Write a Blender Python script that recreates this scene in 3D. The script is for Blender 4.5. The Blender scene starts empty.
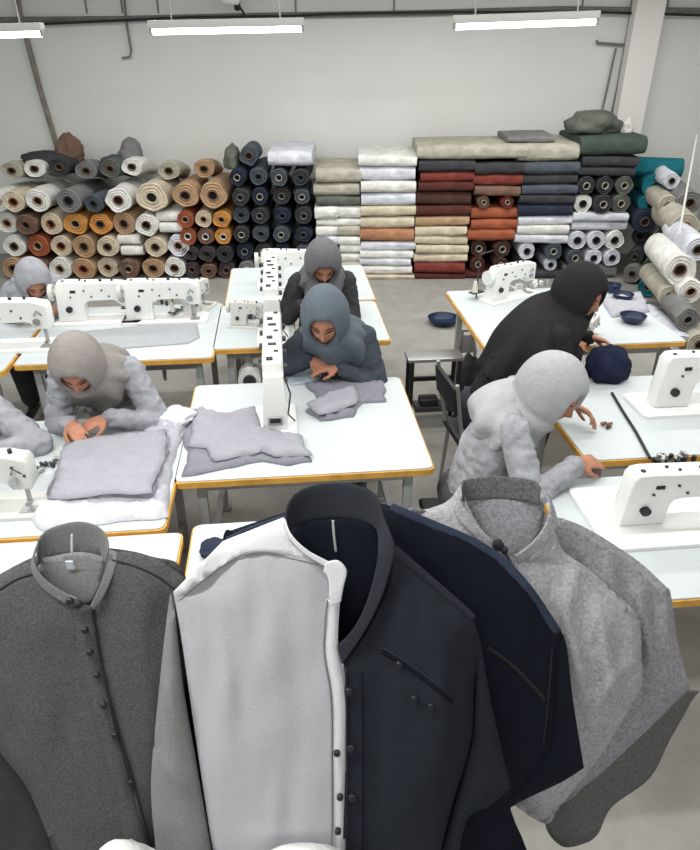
import bpy, bmesh, math, random
from mathutils import Vector, Matrix, noise, geometry
random.seed(7)
V = Vector
sc = bpy.context.scene
col = sc.collection

# ------------------------------------------------------------- camera
H = 2.35; F = 680.0; TH = math.radians(29.4); PS = math.radians(5.7)
cd = bpy.data.cameras.new('camera'); cam = bpy.data.objects.new('camera', cd); col.objects.link(cam)
cd.sensor_fit = 'VERTICAL'; cd.sensor_height = 24; cd.lens = F / 850 * 24; cd.clip_start = .02
cam.location = (0, 0, H); cam.rotation_euler = (math.pi/2 - TH, 0, -PS)
sc.camera = cam
# ------------------------------------------------------------- world, lights, exposure
w = bpy.data.worlds.new('world'); sc.world = w; w.use_nodes = True
w.node_tree.nodes['Background'].inputs[0].default_value = (.93, .97, 1, 1)
w.node_tree.nodes['Background'].inputs[1].default_value = .36
vs = sc.view_settings; vs.view_transform = 'Standard'; vs.look = 'None'; vs.exposure = -0.1; vs.gamma = 1
vs.use_curve_mapping = False
def area(name, loc, sx, sy, e, rot=(0, 0, 0), c=(1, .985, .96)):
    l = bpy.data.lights.new(name, 'AREA'); l.shape = 'RECTANGLE'; l.size = sx; l.size_y = sy; l.energy = e; l.color = c
    o = bpy.data.objects.new(name, l); col.objects.link(o); o.location = loc; o.rotation_euler = rot; return o
# unseen ceiling tube rows, the second added left as key light on the shirts
for i, yy in enumerate((-1.0, .75, 2.4, 4.2, 6.3)):
    area('unseen_ceiling_light', ((.6, -1.5, .6, .6, .6)[i], yy, 3.1), (7.5, 2.8, 7.5, 7.5, 7.5)[i], .12, (78, 84, 95, 105, 125)[i])

# ------------------------------------------------------------- camera-frame helpers (turn a photo point into a place)
fw = V((math.sin(PS)*math.cos(TH), math.cos(PS)*math.cos(TH), -math.sin(TH)))
rt = V((math.cos(PS), -math.sin(PS), 0)); upv = rt.cross(fw)
fh = V((math.sin(PS), math.cos(PS), 0))
def ray(x, y): return fw + rt*((x-350)/F) - upv*((y-425)/F)
def at(x, y, z):
    d = ray(x, y); return V((0, 0, H)) + d*((z-H)/d.z)
def uv(u, v, z=0): return rt*u + fh*v + V((0, 0, z))

# ------------------------------------------------------------- materials
MATS = {}
def mat(name, c, rough=.6, bump=0, scale=60, metal=0, var=0, vscale=8, emit=0, kind='noise', spec=.4, c2=None):
    if name in MATS: return MATS[name]
    m = bpy.data.materials.new(name); m.use_nodes = True; nt = m.node_tree; b = nt.nodes['Principled BSDF']
    b.inputs['Base Color'].default_value = (*c, 1); b.inputs['Roughness'].default_value = rough
    b.inputs['Metallic'].default_value = metal; b.inputs['Specular IOR Level'].default_value = spec
    tc = nt.nodes.new('ShaderNodeTexCoord')
    if var:
        n = nt.nodes.new('ShaderNodeTexNoise'); n.inputs['Scale'].default_value = vscale; n.inputs['Detail'].default_value = 6
        n.inputs['Roughness'].default_value = .65
        nt.links.new(tc.outputs['Object'], n.inputs['Vector'])
        r = nt.nodes.new('ShaderNodeValToRGB'); k = var
        r.color_ramp.elements[0].position = .3; r.color_ramp.elements[1].position = .7
        c2_ = c2 or tuple(min(1, a*(1+k)) for a in c)
        r.color_ramp.elements[0].color = (*[a*(1-k) for a in c], 1); r.color_ramp.elements[1].color = (*c2_, 1)
        nt.links.new(n.outputs['Fac'], r.inputs['Fac']); nt.links.new(r.outputs['Color'], b.inputs['Base Color'])
    if bump:
        if kind == 'weave':
            w1 = nt.nodes.new('ShaderNodeTexWave'); w1.inputs['Scale'].default_value = scale; w1.inputs['Distortion'].default_value = 1.5
            w2 = nt.nodes.new('ShaderNodeTexWave'); w2.bands_direction = 'Z'; w2.inputs['Scale'].default_value = scale; w2.inputs['Distortion'].default_value = 1.5
            nt.links.new(tc.outputs['Object'], w1.inputs['Vector']); nt.links.new(tc.outputs['Object'], w2.inputs['Vector'])
            a = nt.nodes.new('ShaderNodeMath'); nt.links.new(w1.outputs['Fac'], a.inputs[0]); nt.links.new(w2.outputs['Fac'], a.inputs[1]); src = a.outputs[0]
        else:
            n2 = nt.nodes.new('ShaderNodeTexNoise'); n2.inputs['Scale'].default_value = scale; n2.inputs['Detail'].default_value = 4
            nt.links.new(tc.outputs['Object'], n2.inputs['Vector']); src = n2.outputs['Fac']
        bp = nt.nodes.new('ShaderNodeBump'); bp.inputs['Strength'].default_value = bump; bp.inputs['Distance'].default_value = .01
        nt.links.new(src, bp.inputs['Height']); nt.links.new(bp.outputs['Normal'], b.inputs['Normal'])
    if emit:
        b.inputs['Emission Color'].default_value = (*c, 1); b.inputs['Emission Strength'].default_value = emit
    MATS[name] = m; return m
def cloth(name, c, var=.16, vs_=14, bump=.5, scale=45, rough=.9): return mat(name, c, rough, bump, scale, 0, var, vs_, spec=.15)
WHITE = mat('machine_white', (.80, .81, .79), .32)
CREAM = mat('machine_cream', (.60, .60, .57), .4)
TOP = mat('table_laminate', (.54, .59, .60), .45, var=.04, vscale=3)
RIM = mat('yellow_rim', (.66, .36, .07), .5, var=.25, vscale=9)
STEEL = mat('steel', (.42, .43, .43), .35, metal=.7)
GREYP = mat('grey_paint', (.33, .34, .34), .5)
BLACK = mat('black_plastic', (.015, .015, .018), .5)
DKMET = mat('dark_metal', (.06, .06, .065), .4, metal=.4)
SKIN = mat('skin', (.43, .20, .125), .55, spec=.3, var=.12, vscale=30)
LIPS = mat('lips', (.36, .11, .09), .5); LASH = mat('lash', (.02, .012, .01), .6)
SHOE = mat('shoe', (.03, .03, .035), .5)

# ------------------------------------------------------------- object helpers
def link(o, parent=None):
    col.objects.link(o)
    if parent is not None: o.parent = parent
    return o
def empty(name, loc=(0, 0, 0), rz=0):
    o = bpy.data.objects.new(name, None); o.empty_display_size = .1; o.location = loc; o.rotation_euler = (0, 0, rz); return link(o)
def tag(o, label=None, cat=None, group=None, kind=None):
    if label: o['label'] = label
    if cat: o['category'] = cat
    if group: o['group'] = group
    if kind: o['kind'] = kind
    return o
class MB:
    def __init__(s): s.bm = bmesh.new()
    def box(s, c, d, rot=None, bev=0):
        r = bmesh.ops.create_cube(s.bm, size=1)
        vv = r['verts']
        M = Matrix.Translation(V(c)) @ (rot.to_4x4() if rot is not None else Matrix()) @ Matrix.Diagonal((*d, 1))
        bmesh.ops.transform(s.bm, matrix=M, verts=vv)
        if bev:
            es = list({e for v in vv for e in v.link_edges})
            bmesh.ops.bevel(s.bm, geom=es, offset=bev, segments=3, profile=.5, affect='EDGES')
        return s
    def tube(s, pts, r, n=10, caps=True, r2=None):
        pts = [V(p) for p in pts]; rings = []
        N = len(pts); prev = None
        for i, p in enumerate(pts):
            t = (pts[min(i+1, N-1)] - pts[max(i-1, 0)]).normalized()
            if prev is None: a = t.orthogonal().normalized()
            else: a = (prev - t*prev.dot(t)).normalized()
            prev = a; b = t.cross(a)
            rr = (r[i] if isinstance(r, (list, tuple)) else r)
            rings.append([s.bm.verts.new(p + a*(math.cos(k*2*math.pi/n)*rr) + b*(math.sin(k*2*math.pi/n)*rr)) for k in range(n)])
        for i in range(N-1):
            for k in range(n):
                s.bm.faces.new((rings[i][k], rings[i][(k+1) % n], rings[i+1][(k+1) % n], rings[i+1][k]))
        if caps:
            s.bm.faces.new(rings[0][::-1]); s.bm.faces.new(rings[-1])
        return s
    def cyl(s, a, b, r, n=16): return s.tube([a, b], r, n)
    def prism(s, poly, y0, y1, bev=0):   # polygon in xz, extruded along y
        f0 = [s.bm.verts.new((x, y0, z)) for x, z in poly]; f1 = [s.bm.verts.new((x, y1, z)) for x, z in poly]
        n = len(poly); fs = [s.bm.faces.new(f0), s.bm.faces.new(f1[::-1])]
        for i in range(n): fs.append(s.bm.faces.new((f0[(i+1) % n], f0[i], f1[i], f1[(i+1) % n])))
        if bev:
            es = list({e for f in fs[:2] for e in f.edges})
            bmesh.ops.bevel(s.bm, geom=es, offset=bev, segments=3, profile=.5, affect='EDGES')
        return s
    def grid(s, rows, close_u=False):
        R = [[s.bm.verts.new(p) for p in r] for r in rows]
        for i in range(len(R)-1):
            n = len(R[i])
            for k in range(n if close_u else n-1):
                s.bm.faces.new((R[i][k], R[i][(k+1) % n], R[i+1][(k+1) % n], R[i+1][k]))
        return R
    def build(s, name, m, parent=None, smooth=True, solid=0, sub=0, off=-1, auto=True):
        bmesh.ops.recalc_face_normals(s.bm, faces=s.bm.faces)
        me = bpy.data.meshes.new(name); s.bm.to_mesh(me); s.bm.free()
        me.materials.append(m)
        if smooth:
            me.shade_smooth()
            if auto: me.set_sharp_from_angle(angle=math.radians(40))
        o = bpy.data.objects.new(name, me); link(o, parent)
        if solid: md = o.modifiers.new('solid', 'SOLIDIFY'); md.thickness = solid; md.offset = off
        if sub: md = o.modifiers.new('sub', 'SUBSURF'); md.levels = sub; md.render_levels = sub
        return o
def copy_tree(o, parent=None):
    c = o.copy(); col.objects.link(c)
    if parent is not None: c.parent = parent
    for ch in o.children: copy_tree(ch, c)
    return c
def rot_rect(x0, x1, y0, y1, r, n=5):
    pts = []
    for cx, cy, a0 in ((x1-r, y1-r, 0), (x0+r, y1-r, 90), (x0+r, y0+r, 180), (x1-r, y0+r, 270)):
        for k in range(n+1):
            a = math.radians(a0 + 90*k/n); pts.append((cx + r*math.cos(a), cy + r*math.sin(a)))
    return pts

# ------------------------------------------------------------- the room (hall turned a little against the tables)
def struct(mb, name, m, **k):
    o = mb.build(name, m, smooth=False, **k); o['kind'] = 'structure'; return o
FLOOR = mat('floor_concrete', (.30, .295, .27), .7, .25, 25, var=.14, vscale=5)
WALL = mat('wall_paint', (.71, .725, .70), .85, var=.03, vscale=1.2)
WALL2 = mat('pillar_paint', (.76, .75, .72), .85, var=.03, vscale=1.2)
CEIL = mat('ceiling_paint', (.6, .6, .58), .9)
RZ = Matrix.Rotation(-PS, 3, 'Z')
def ubox(mb, u0, u1, v0, v1, z0, z1, bev=0):
    return mb.box(uv((u0+u1)/2, (v0+v1)/2, (z0+z1)/2), (u1-u0, v1-v0, z1-z0), RZ, bev)
WV = 8.62
struct(ubox(MB(), -5.5, 5.0, -3, 8.9, -.1, 0), 'floor', FLOOR)
struct(ubox(MB(), -5.5, 5.0, WV, WV+.2, 0, 3.3), 'wall_back', WALL)
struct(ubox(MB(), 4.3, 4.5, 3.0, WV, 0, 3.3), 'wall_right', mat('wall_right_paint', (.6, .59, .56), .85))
struct(ubox(MB(), -5.5, 5.0, -3, 8.9, 3.3, 3.4), 'ceiling', CEIL)
struct(ubox(MB(), 3.02, 3.33, WV-.22, WV, 0, 3.3, .01), 'trim_1', WALL2)
# upper wall panels above the ledge: thin joints
for i, px in enumerate((92, 127, 162, 297, 393, 577, 660)):
    u = (px-350)/F*(WV*math.cos(TH)) ; struct(ubox(MB(), u-.008, u+.008, WV-.012, WV, 2.62, 3.3), 'trim_%d' % (i+3), mat('joint_grey', (.2, .2, .19), .8))
# pipes and conduits
PIPE = mat('pipe_grey', (.16, .16, .15), .6, var=.3, vscale=10)
def wp(px, py, v=WV-.05):                   # point on the back wall
    d = ray(px, py); p = V((0, 0, H)) + d*(v/(d.dot(fh))); return p
def pipe(name, pts, r, label, cat, m=PIPE):
    o = MB().tube(pts, r, 8).build(name, m); tag(o, label, cat); return o
pipe('conduit_pipe', [wp(-20, 20), wp(120, 19), wp(240, 16), wp(420, 13), wp(560, 9), wp(720, 11)], .028, 'long grey conduit pipe running across the top of the back wall', 'pipe')
pipe('cable_bundle', [wp(-20, 27, WV-.1), wp(110, 21, WV-.1), wp(190, 17, WV-.1), wp(290, 16, WV-.1), wp(330, 14, WV-.1), wp(450, 12, WV-.1), wp(590, 12, WV-.1), wp(720, 16, WV-.1)], .012, 'thin dark cable slung below the long pipe on the back wall', 'cable', BLACK)
pipe('drain_pipe', [wp(11, -40), wp(19, 10), wp(40, 90), wp(58, 150), wp(62, 175)], .03, 'brownish grey pipe slanting down the left of the back wall', 'pipe', mat('pipe_brown', (.2, .18, .15), .6, var=.3))
pipe('hook_conduit', [wp(123, -20), wp(126, 20), wp(131, 50), wp(130, 57), wp(122, 58)], .012, 'thin conduit with a hooked lower end beside the left tube light', 'pipe')
pipe('drop_conduit', [wp(597, 40), wp(597, 43), wp(626, 45)], .014, 'short bent conduit ending at the right tube light', 'pipe')
pipe('riser_conduit', [wp(634, -10), wp(628, 30), wp(617, 90), wp(607, 135)], .014, 'thin dark riser conduit on the corner pillar beside the right tube light', 'pipe')
pipe('riser_conduit', [wp(616, 48), wp(608, 85), wp(599, 125)], .012, 'thinner dark riser conduit left of the corner pillar', 'pipe')
# tube lights
GLOW = mat('tube_glow', (1, 1, .97), .4, emit=7)
def tube_light(x0, y0, x1, y1, v, label):
    a = wp(x0, y0, v); b = wp(x1, y1, v); c = (a+b)/2; L = (b-a).length
    r = empty('tube_light', c); r.rotation_euler = ((b-a).normalized()).to_track_quat('X', 'Z').to_euler(); tag(r, label, 'light', 'tube lights across the hall')
    MB().box((0, 0, .045), (L, .09, .05), bev=.008).build('housing', mat('housing', (.5, .5, .48), .5), r)
    MB().cyl((-L/2+.02, 0, 0), (L/2-.02, 0, 0), .02, 12).build('tube', GLOW, r)
    for s in (-1, 1):
        MB().box((s*(L/2-.01), 0, .01), (.02, .05, .05), bev=.004).build('end_cap', mat('endcap', (.3, .3, .29), .5), r)
        MB().cyl((s*L*.35, 0, .07), (s*L*.35, 0, 3.3-c.z), .006, 6).build('drop_rod', STEEL, r)
tube_light(150, 32, 304, 29, 5.6, 'glowing tube light in the middle, directly above the dark rolls')
tube_light(453, 27, 598, 22, 5.6, 'glowing tube light on the right, nearest the corner pillar')
tube_light(-100, 38, 44, 34, 5.6, 'glowing tube light cut off by the left edge of the photo')
g = empty('security_camera', wp(234, 4, WV-.25)); tag(g, 'small white and black camera on the pipe at the top of the back wall', 'camera')
MB().tube([(-.1, -.1, .06), (-.04, -.04, .045), (.04, .02, .03)], [.05, .055, .04], 12).build('housing', WHITE, g)
MB().cyl((.03, .02, .04), (.03, .08, -.04), .035).build('bracket', BLACK, g)
MB().tube([(.05, 0, -.02), (.09, 0, -.07), (.1, .02, -.12)], .012).build('cable', BLACK, g)

# ------------------------------------------------------------- sewing tables
def table(x0, x1, y0, y1, label, legs=True, h=.75, rim=(1, 1, 1, 1), group=None):
    r = empty('sewing_table', ((x0+x1)/2, (y0+y1)/2, 0)); tag(r, label, 'table', group)
    X = (x1-x0)/2; Y = (y1-y0)/2; rr = .03
    b = MB(); poly = rot_rect(-X, X, -Y, Y, rr)
    def slab(poly, z0, z1):
        m = MB(); a = [m.bm.verts.new((x, y, z0)) for x, y in poly]; c = [m.bm.verts.new((x, y, z1)) for x, y in poly]
        m.bm.faces.new(a[::-1]); m.bm.faces.new(c); n = len(poly)
        for i in range(n): m.bm.faces.new((a[i], a[(i+1) % n], c[(i+1) % n], c[i]))
        return m
    slab(poly, h-.034, h-.006).build('edge_band', RIM, r)
    slab(rot_rect(-X+.007, X-.007, -Y+.007, Y-.007, rr), h-.03, h).build('tabletop', TOP, r)
    for sx in (-1, 1):
        for sy in (-1, 1):
            m = MB(); m.box((sx*(X-.1), sy*(Y-.09), (h-.03)/2), (.04, .04, h-.035), bev=.004); m.box((sx*(X-.1), sy*(Y-.09), .012), (.07, .07, .024), bev=.004)
            m.build('leg', GREYP, r)
    for sx in (-1, 1):
        MB().box((sx*(X-.1), 0, .16), (.03, 2*Y-.2, .03)).build('side_rail', GREYP, r)
    MB().box((0, Y-.09, h-.1), (2*X-.2, .03, .05)).build('cross_rail', GREYP, r)
    MB().box((0, -Y+.09, h-.075), (2*X-.2, .03, .05)).build('cross_rail', STEEL, r)
    return r
table(-.5, .61, 2.41, 3.34, 'white sewing table in the middle aisle with the grey garment pieces')
table(-.42, .65, 4.62, 5.5, 'white sewing table farthest back in the centre, before the fabric stacks')
table(-.45, .06, 3.82, 4.60, 'small white table left of the seated women in the centre')
table(.44, .64, 3.86, 4.60, 'narrow white table right of the seated women in the centre')
table(-1.56, -.43, 3.70, 4.66, 'white sewing table at left with the row of sewing machines')
table(-2.7, -1.58, 3.62, 4.62, 'white sewing table cut off by the left edge')
table(-1.6, -.49, 2.10, 3.02, 'white sewing table at left under the grey cut fabric pile')
table(-1.6, -.42, 1.25, 2.08, 'white table directly behind the dark grey shirt', rim=None)
table(-.39, .56, 1.45, 2.12, 'white table half hidden behind the two-tone shirt')
table(1.18, 2.45, 3.66, 4.76, 'white sewing table at back right with blue bowls')
table(1.28, 2.9, 2.40, 3.22, 'white sewing table in front of the woman in black')
table(.99, 2.3, 1.55, 2.28, 'white sewing table nearest on the right, with the large machine')

# ------------------------------------------------------------- sewing machines
def machine(loc, rz, label, s=1.0, m=None, wheel=True, stand=True, L=.36, bed=(-.13, -.1, .085), zs=1):
    m = m or WHITE
    r = empty('sewing_machine', loc, rz); r.scale = (s, s, s*zs); tag(r, label, 'sewing machine')
    p = MB(); poly = rot_rect(bed[0], L+.06, bed[1], bed[2], .025)
    a = [p.bm.verts.new((x, y, 0)) for x, y in poly]; c = [p.bm.verts.new((x, y, .016)) for x, y in poly]
    p.bm.faces.new(a[::-1]); p.bm.faces.new(c)
    for i in range(len(poly)): p.bm.faces.new((a[i], a[(i+1) % len(poly)], c[(i+1) % len(poly)], c[i]))
    p.build('bed', m, r)
    q = MB(); q.box((L-.02, -.045, .0175), (.06, .05, .003)); q.build('needle_plate', STEEL, r)
    e = L
    prof = [(-.105, .014), (.075, .014), (.07, .05), (.062, .12), (.075, .15), (.11, .165), (e-.10, .168), (e-.07, .158), (e-.06, .11), (e+.012, .11),
            (e+.024, .13), (e+.024, .235), (e+.012, .252), (e-.05, .262), (-.03, .275), (-.07, .275), (-.088, .25), (-.092, .12)]
    MB().prism(prof, -.045, .04, .012).build('arm', m, r)
    if wheel: MB().cyl((-.092, 0, .2), (-.108, 0, .2), .025).cyl((-.108, 0, .2), (-.135, 0, .2), .055, 24).build('handwheel', m if s < 1 else CREAM, r)
    MB().cyl((e-.02, -.0, .115), (e-.02, 0, .035), .006, 8).cyl((e-.02, 0, .04), (e-.02, 0, .02), .002, 6).build('needle_bar', STEEL, r)
    f = MB(); f.cyl((e-.035, .012, .115), (e-.035, .012, .03), .005, 8); f.box((e-.03, 0, .024), (.022, .035, .006)); f.build('presser_foot', STEEL, r)
    MB().cyl((e-.04, -.045, .16), (e-.04, -.068, .16), .014).cyl((e-.04, -.06, .16), (e-.04, -.064, .16), .02).build('tension_knob', STEEL, r)
    MB().box((.02, -.047, .215), (.035, .006, .018), bev=.003).build('nameplate', BLACK, r)
    MB().cyl((-.02, -.04, .1), (-.02, -.062, .1), .02).build('stitch_dial', BLACK, r)
    for k, x in enumerate((-.04, .06, .10, .19, .26)):
        if x > e-.02: continue
        MB().cyl((x, (-.01, .01, -.012, 0, .01)[k], .262), (x, (-.01, .01, -.012, 0, .01)[k], .279), (.010, .007, .006, .009, .007)[k], 10).build('cap_screw', BLACK, r)
    for k, x in enumerate((.0, .09, .13, .2, .24)):
        MB().cyl((x, -.04, .18 + .04*(k % 2)), (x, -.05, .18+.04*(k % 2)), .006, 8).build('screw', DKMET, r)
    MB().tube([(e-.01, -.047, .19), (e-.03, -.058, .22), (e-.05, -.05, .19)], .0025, 6).build('thread_guide', DKMET, r)
    if stand:
        t = MB(); t.cyl((-.1, .13, 0), (-.1, .13, .36), .006, 8); t.tube([(-.1, .13, .35), (.0, .1, .37)], .004, 6); t.box((-.1, .13, .05), (.12, .06, .008)); t.build('thread_stand', DKMET, r)
        MB().tube([(-.12, .13, .054), (-.12, .13, .14)], [.024, .012], 12).build('thread_cone', mat('thread_cream', (.7, .68, .6), .9), r)
    return r
def mrow(objs): pass
machine((1.31, 1.97, .75), 0, 'large white sewing machine on the nearest right table, cut by the right edge', 1.0, L=.46, stand=False, wheel=False, bed=(-.2, -.17, .22), zs=.86)
machine((1.90, 2.86, .75), 0, 'white sewing machine behind the nearest right one, cut by the right edge', 1.05, L=.4, stand=False, wheel=False, bed=(-.18, -.12, .12))
machine((-.93, 4.36, .75), 0, 'white sewing machine at the right end of the left table', 1.0)
machine((-1.36, 4.38, .75), 0, 'white sewing machine in the middle of the left table row', 1.0, stand=False)
machine((-1.80, 3.98, .75), 0, 'white sewing machine at the left edge before the hooded worker', 1.1, stand=False)
machine((-1.24, 2.30, .75), 0, 'cream sewing machine at the left edge beside the grey fabric pile', .95, m=CREAM, L=.24, stand=True)
machine((1.50, 4.52, .75), .5, 'white sewing machine on the back right table', .9, L=.34)
machine((-.07, 5.0, .75), 0, 'white sewing machine on the farthest centre table', 1.0, L=.3, stand=False)
machine((-.29, 4.2, .75), -.2, 'small pale machine left of the centre arm', .6, m=CREAM, L=.24, stand=False)
machine((-.62, 4.45, .75), 1.2, 'compact grey machine at the far right corner of the left table', .75, m=CREAM, L=.26)
machine((1.83, 3.72, .75), .9, 'small grey machine by the hands of the woman in black', .5, m=CREAM, L=.28, stand=False)
# the three machines standing in line along the centre, their arms reaching away from the camera
def long_machine(loc, L, label, base=True):
    r = empty('long_arm_machine', loc); tag(r, label, 'sewing machine')
    MB().box((0, .05, .012), (.2, .3, .024), bev=.01).build('bed', WHITE, r)
    prof = [(-.06, .02), (.06, .02), (.05, .2), (.045, .3), (-.045, .3), (-.05, .2)]
    m = MB(); m.prism(prof, -.07, .06, .012); m.build('column', WHITE, r)
    # arm: profile in yz
    a = MB(); a.box((0, L/2-.03, .305), (.095, L, .10), bev=.018); a.box((0, L-.08, .2), (.07, .1, .16), bev=.015); a.build('arm', WHITE, r)
    MB().box((0, -.074, .075), (.07, .012, .045), bev=.004).build('slot_cover', STEEL, r)
    MB().box((0, -.081, .078), (.05, .004, .022)).build('slot', BLACK, r)
    y = 0; k = 0
    while y < L-.06:
        MB().box(((-.012, .018, .0)[k % 3], y, .3565), ((.03, .022, .04)[k % 3], (.035, .02, .028)[k % 3], .006), bev=.002).build('top_screw', BLACK, r)
        s = -1 if k % 2 else 1
        MB().cyl((.045*s, y+.03, .3), (.066*s, y+.03, .3), .014, 10).build('side_knob', DKMET, r)
        y += .085; k += 1
    MB().cyl((0, L-.08, .12), (0, L-.08, .03), .006, 8).build('needle_bar', STEEL, r)
    MB().tube([(.05, -.04, .28), (.075, -.05, .2), (.06, -.06, .1), (.09, 0, .03)], .004, 6).build('cable', BLACK, r)
    return r
long_machine((-.07, 2.84, .75), .66, 'white long-arm machine nearest in the centre line, standing on the middle table')
long_machine((-.08, 3.90, .75), .72, 'white long-arm machine farther back in the centre line')
mm = empty('motor', (-.24, 3.86, .53)); tag(mm, 'white motor hanging below the front edge of the centre table', 'motor')
MB().cyl((0, -.03, 0), (0, .08, 0), .07, 20).build('casing', WHITE, mm); MB().cyl((0, -.05, 0), (0, -.03, 0), .04, 16).build('pulley', DKMET, mm)
MB().box((0, .04, .13), (.05, .04, .178)).build('bracket', STEEL, mm)
tr = empty('knee_lever', at(163, 362, .62) ); tag(tr, 'silver lever with a round head hanging under the left table', 'lever')
MB().tube([(0, 0, .09), (0, 0, .02), (.0, -.01, -.12)], [.012, .02, .01], 10).build('arm', STEEL, tr); MB().tube([(0, 0, .03), (0, -.02, .0), (0, -.03, -.03)], [.02, .035, .015], 12).build('pad', WHITE, tr)

# ------------------------------------------------------------- fabric stacks along the back wall
FC = dict(white=(.70, .70, .67), cool=(.63, .65, .71), cream=(.58, .51, .39), tan=(.42, .28, .17), brown=(.18, .11, .08), rust=(.33, .10, .05), orange=(.56, .27, .08),
          terracotta=(.42, .21, .12), red=(.19, .045, .035), darkred=(.09, .03, .025), grey=(.20, .20, .20), dark=(.05, .05, .055), navy=(.028, .036, .06), slate=(.08, .095, .115),
          greengrey=(.12, .13, .11), beige=(.42, .40, .33), purple=(.07, .055, .065), teal=(.015, .16, .20), green=(.06, .085, .07), deepbrown=(.075, .04, .032))
def fm(c): return cloth('fabric_' + c, FC[c], var=.22, vs_=9, bump=.6, scale=30)
CW = {'cool': 'bluish white', 'greengrey': 'grey green', 'darkred': 'dark red', 'deepbrown': 'deep brown', 'dark': 'near-black', 'tan': 'tan', 'red': 'oxblood red', 'slate': 'slate grey', 'purple': 'dark plum'}
ORD = ['bottom', 'second', 'third', 'fourth', 'fifth', 'sixth', 'seventh', 'eighth', 'ninth', 'tenth', 'eleventh', 'twelfth', 'thirteenth', 'fourteenth']
VF = 7.56
PXM = .01093
CORE = mat('cardboard', (.16, .10, .06), .9); 
def U(px): return (px-350)*PXM
def bolt(px0, px1, z0, z1, c, label, group, v=None, d=.85):
    v = VF + random.uniform(-.03, .02) if v is None else v
    u0, u1 = U(px0)+.004, U(px1)-.004; W = u1-u0; h = z1-z0
    m = MB(); n = 12; rows = []
    W += random.uniform(-.02, .02); dx = random.uniform(-.012, .012); sd = random.random()*50
    NX = 9
    for i in range(NX):
        x = -W/2 + W*i/(NX-1); row = []
        edge = 1-.10*(abs(2*i/(NX-1)-1)**4)
        for k in range(2*n):
            a = math.pi/2 + math.pi*k/(n-1) if k < n else None
            if k < n: y = -d/2 + h*.5 + math.cos(a)*h*.5; z = math.sin(a)*h*.5
            else:
                a = -math.pi/2 + math.pi*(k-n)/(n-1); y = d/2-h*.5 + math.cos(a)*h*.5; z = math.sin(a)*h*.5
            z = math.copysign(abs(z/(h*.5))**.7, z)*h*.5 if h else z
            nz = noise.noise(V((x*6+sd, y*5, z*30)))*.010
            row.append((x+dx, y+nz, z*edge + nz*.5))
        rows.append(row)
    R = m.grid(rows, close_u=True); m.bm.faces.new(R[0][::-1]); m.bm.faces.new(R[-1])
    o = m.build('fabric_bolt', fm(c), smooth=True); o.location = uv((u0+u1)/2, v+d/2, (z0+z1)/2); o.rotation_euler = (random.uniform(-.012, .012), random.uniform(-.02, .02), -PS+random.uniform(-.03, .03))
    return tag(o, label, 'fabric', group)
def roll_mesh(r, L, sd, sag=0, sq=1.0, core=.36):
    m = MB(); n = 20; rows = []
    def R(a, j): return r*(1+.16*noise.noise(V((math.cos(a)*1.4+sd, math.sin(a)*1.4, j*.7))))
    ys = [0, .01, .03] + [L*k/6 for k in range(1, 6)] + [L-.02, L]
    for j, y in enumerate(ys):
        f = .93 if y == 0 or y == L else 1
        rows.append([(math.cos(a)*R(a, y*3)*f, y, math.sin(a)*R(a, y*3)*f*sq - sag*(y/L)**2) for a in [2*math.pi*k/n for k in range(n)]])
    # spiral-wound front end: ridges towards the core
    front = []
    for q in range(5, -1, -1):
        rr = core + (.9-core)*q/5.0; dy = .0 if q % 2 else .012
        front.append([(math.cos(a)*R(a, 0)*rr, dy+.003*math.sin(3*a+sd), math.sin(a)*R(a, 0)*rr*sq) for a in [2*math.pi*k/n for k in range(n)]])
    inner = [[(x, .12, z) for x, y, z in front[-1]]]
    allr = inner + front[::-1] + rows
    G = m.grid(allr, close_u=True); m.bm.faces.new(G[-1])
    m.bm.faces.new(G[0][::-1])
    return m
HOLE = mat('roll_hole_shade', (.012, .01, .01), .9)
def roll(pos, r, c, label, group, L=.85, dirv=None, sag=0, sq=1.0, inner=None, pitch=0):
    sd = random.random()*40; rt_ = empty('fabric_roll', pos); tag(rt_, label, 'fabric', group)
    yaw = -PS+random.uniform(-.05, .05) if dirv is None else math.atan2(-dirv[0], dirv[1])
    rt_.rotation_euler = (pitch, random.uniform(0, 6.28) if sag == 0 and sq == 1 else 0, yaw)
    roll_mesh(r, L, sd, sag, sq).build('wound_cloth', fm(c), rt_)
    n = 12; cm = MB(); ro, ri = r*.40, r*.34
    rows = [[(math.cos(a)*q, y, math.sin(a)*q*sq) for a in [2*math.pi*k/n for k in range(n)]] for q, y in ((ro, .05), (ro, -.012), (ri, -.012), (ri, .1))]
    G = cm.grid(rows, close_u=True)
    cm.build('core_tube', fm(inner) if inner else CORE, rt_)
    dm = MB(); dm.cyl((0, .03, 0), (0, .05, 0), ri*1.02, 12); dm.build('core_shade', HOLE, rt_)  # near-black disc painting the shade inside the open core
    return rt_
def cname(c): return CW.get(c, c)
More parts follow.
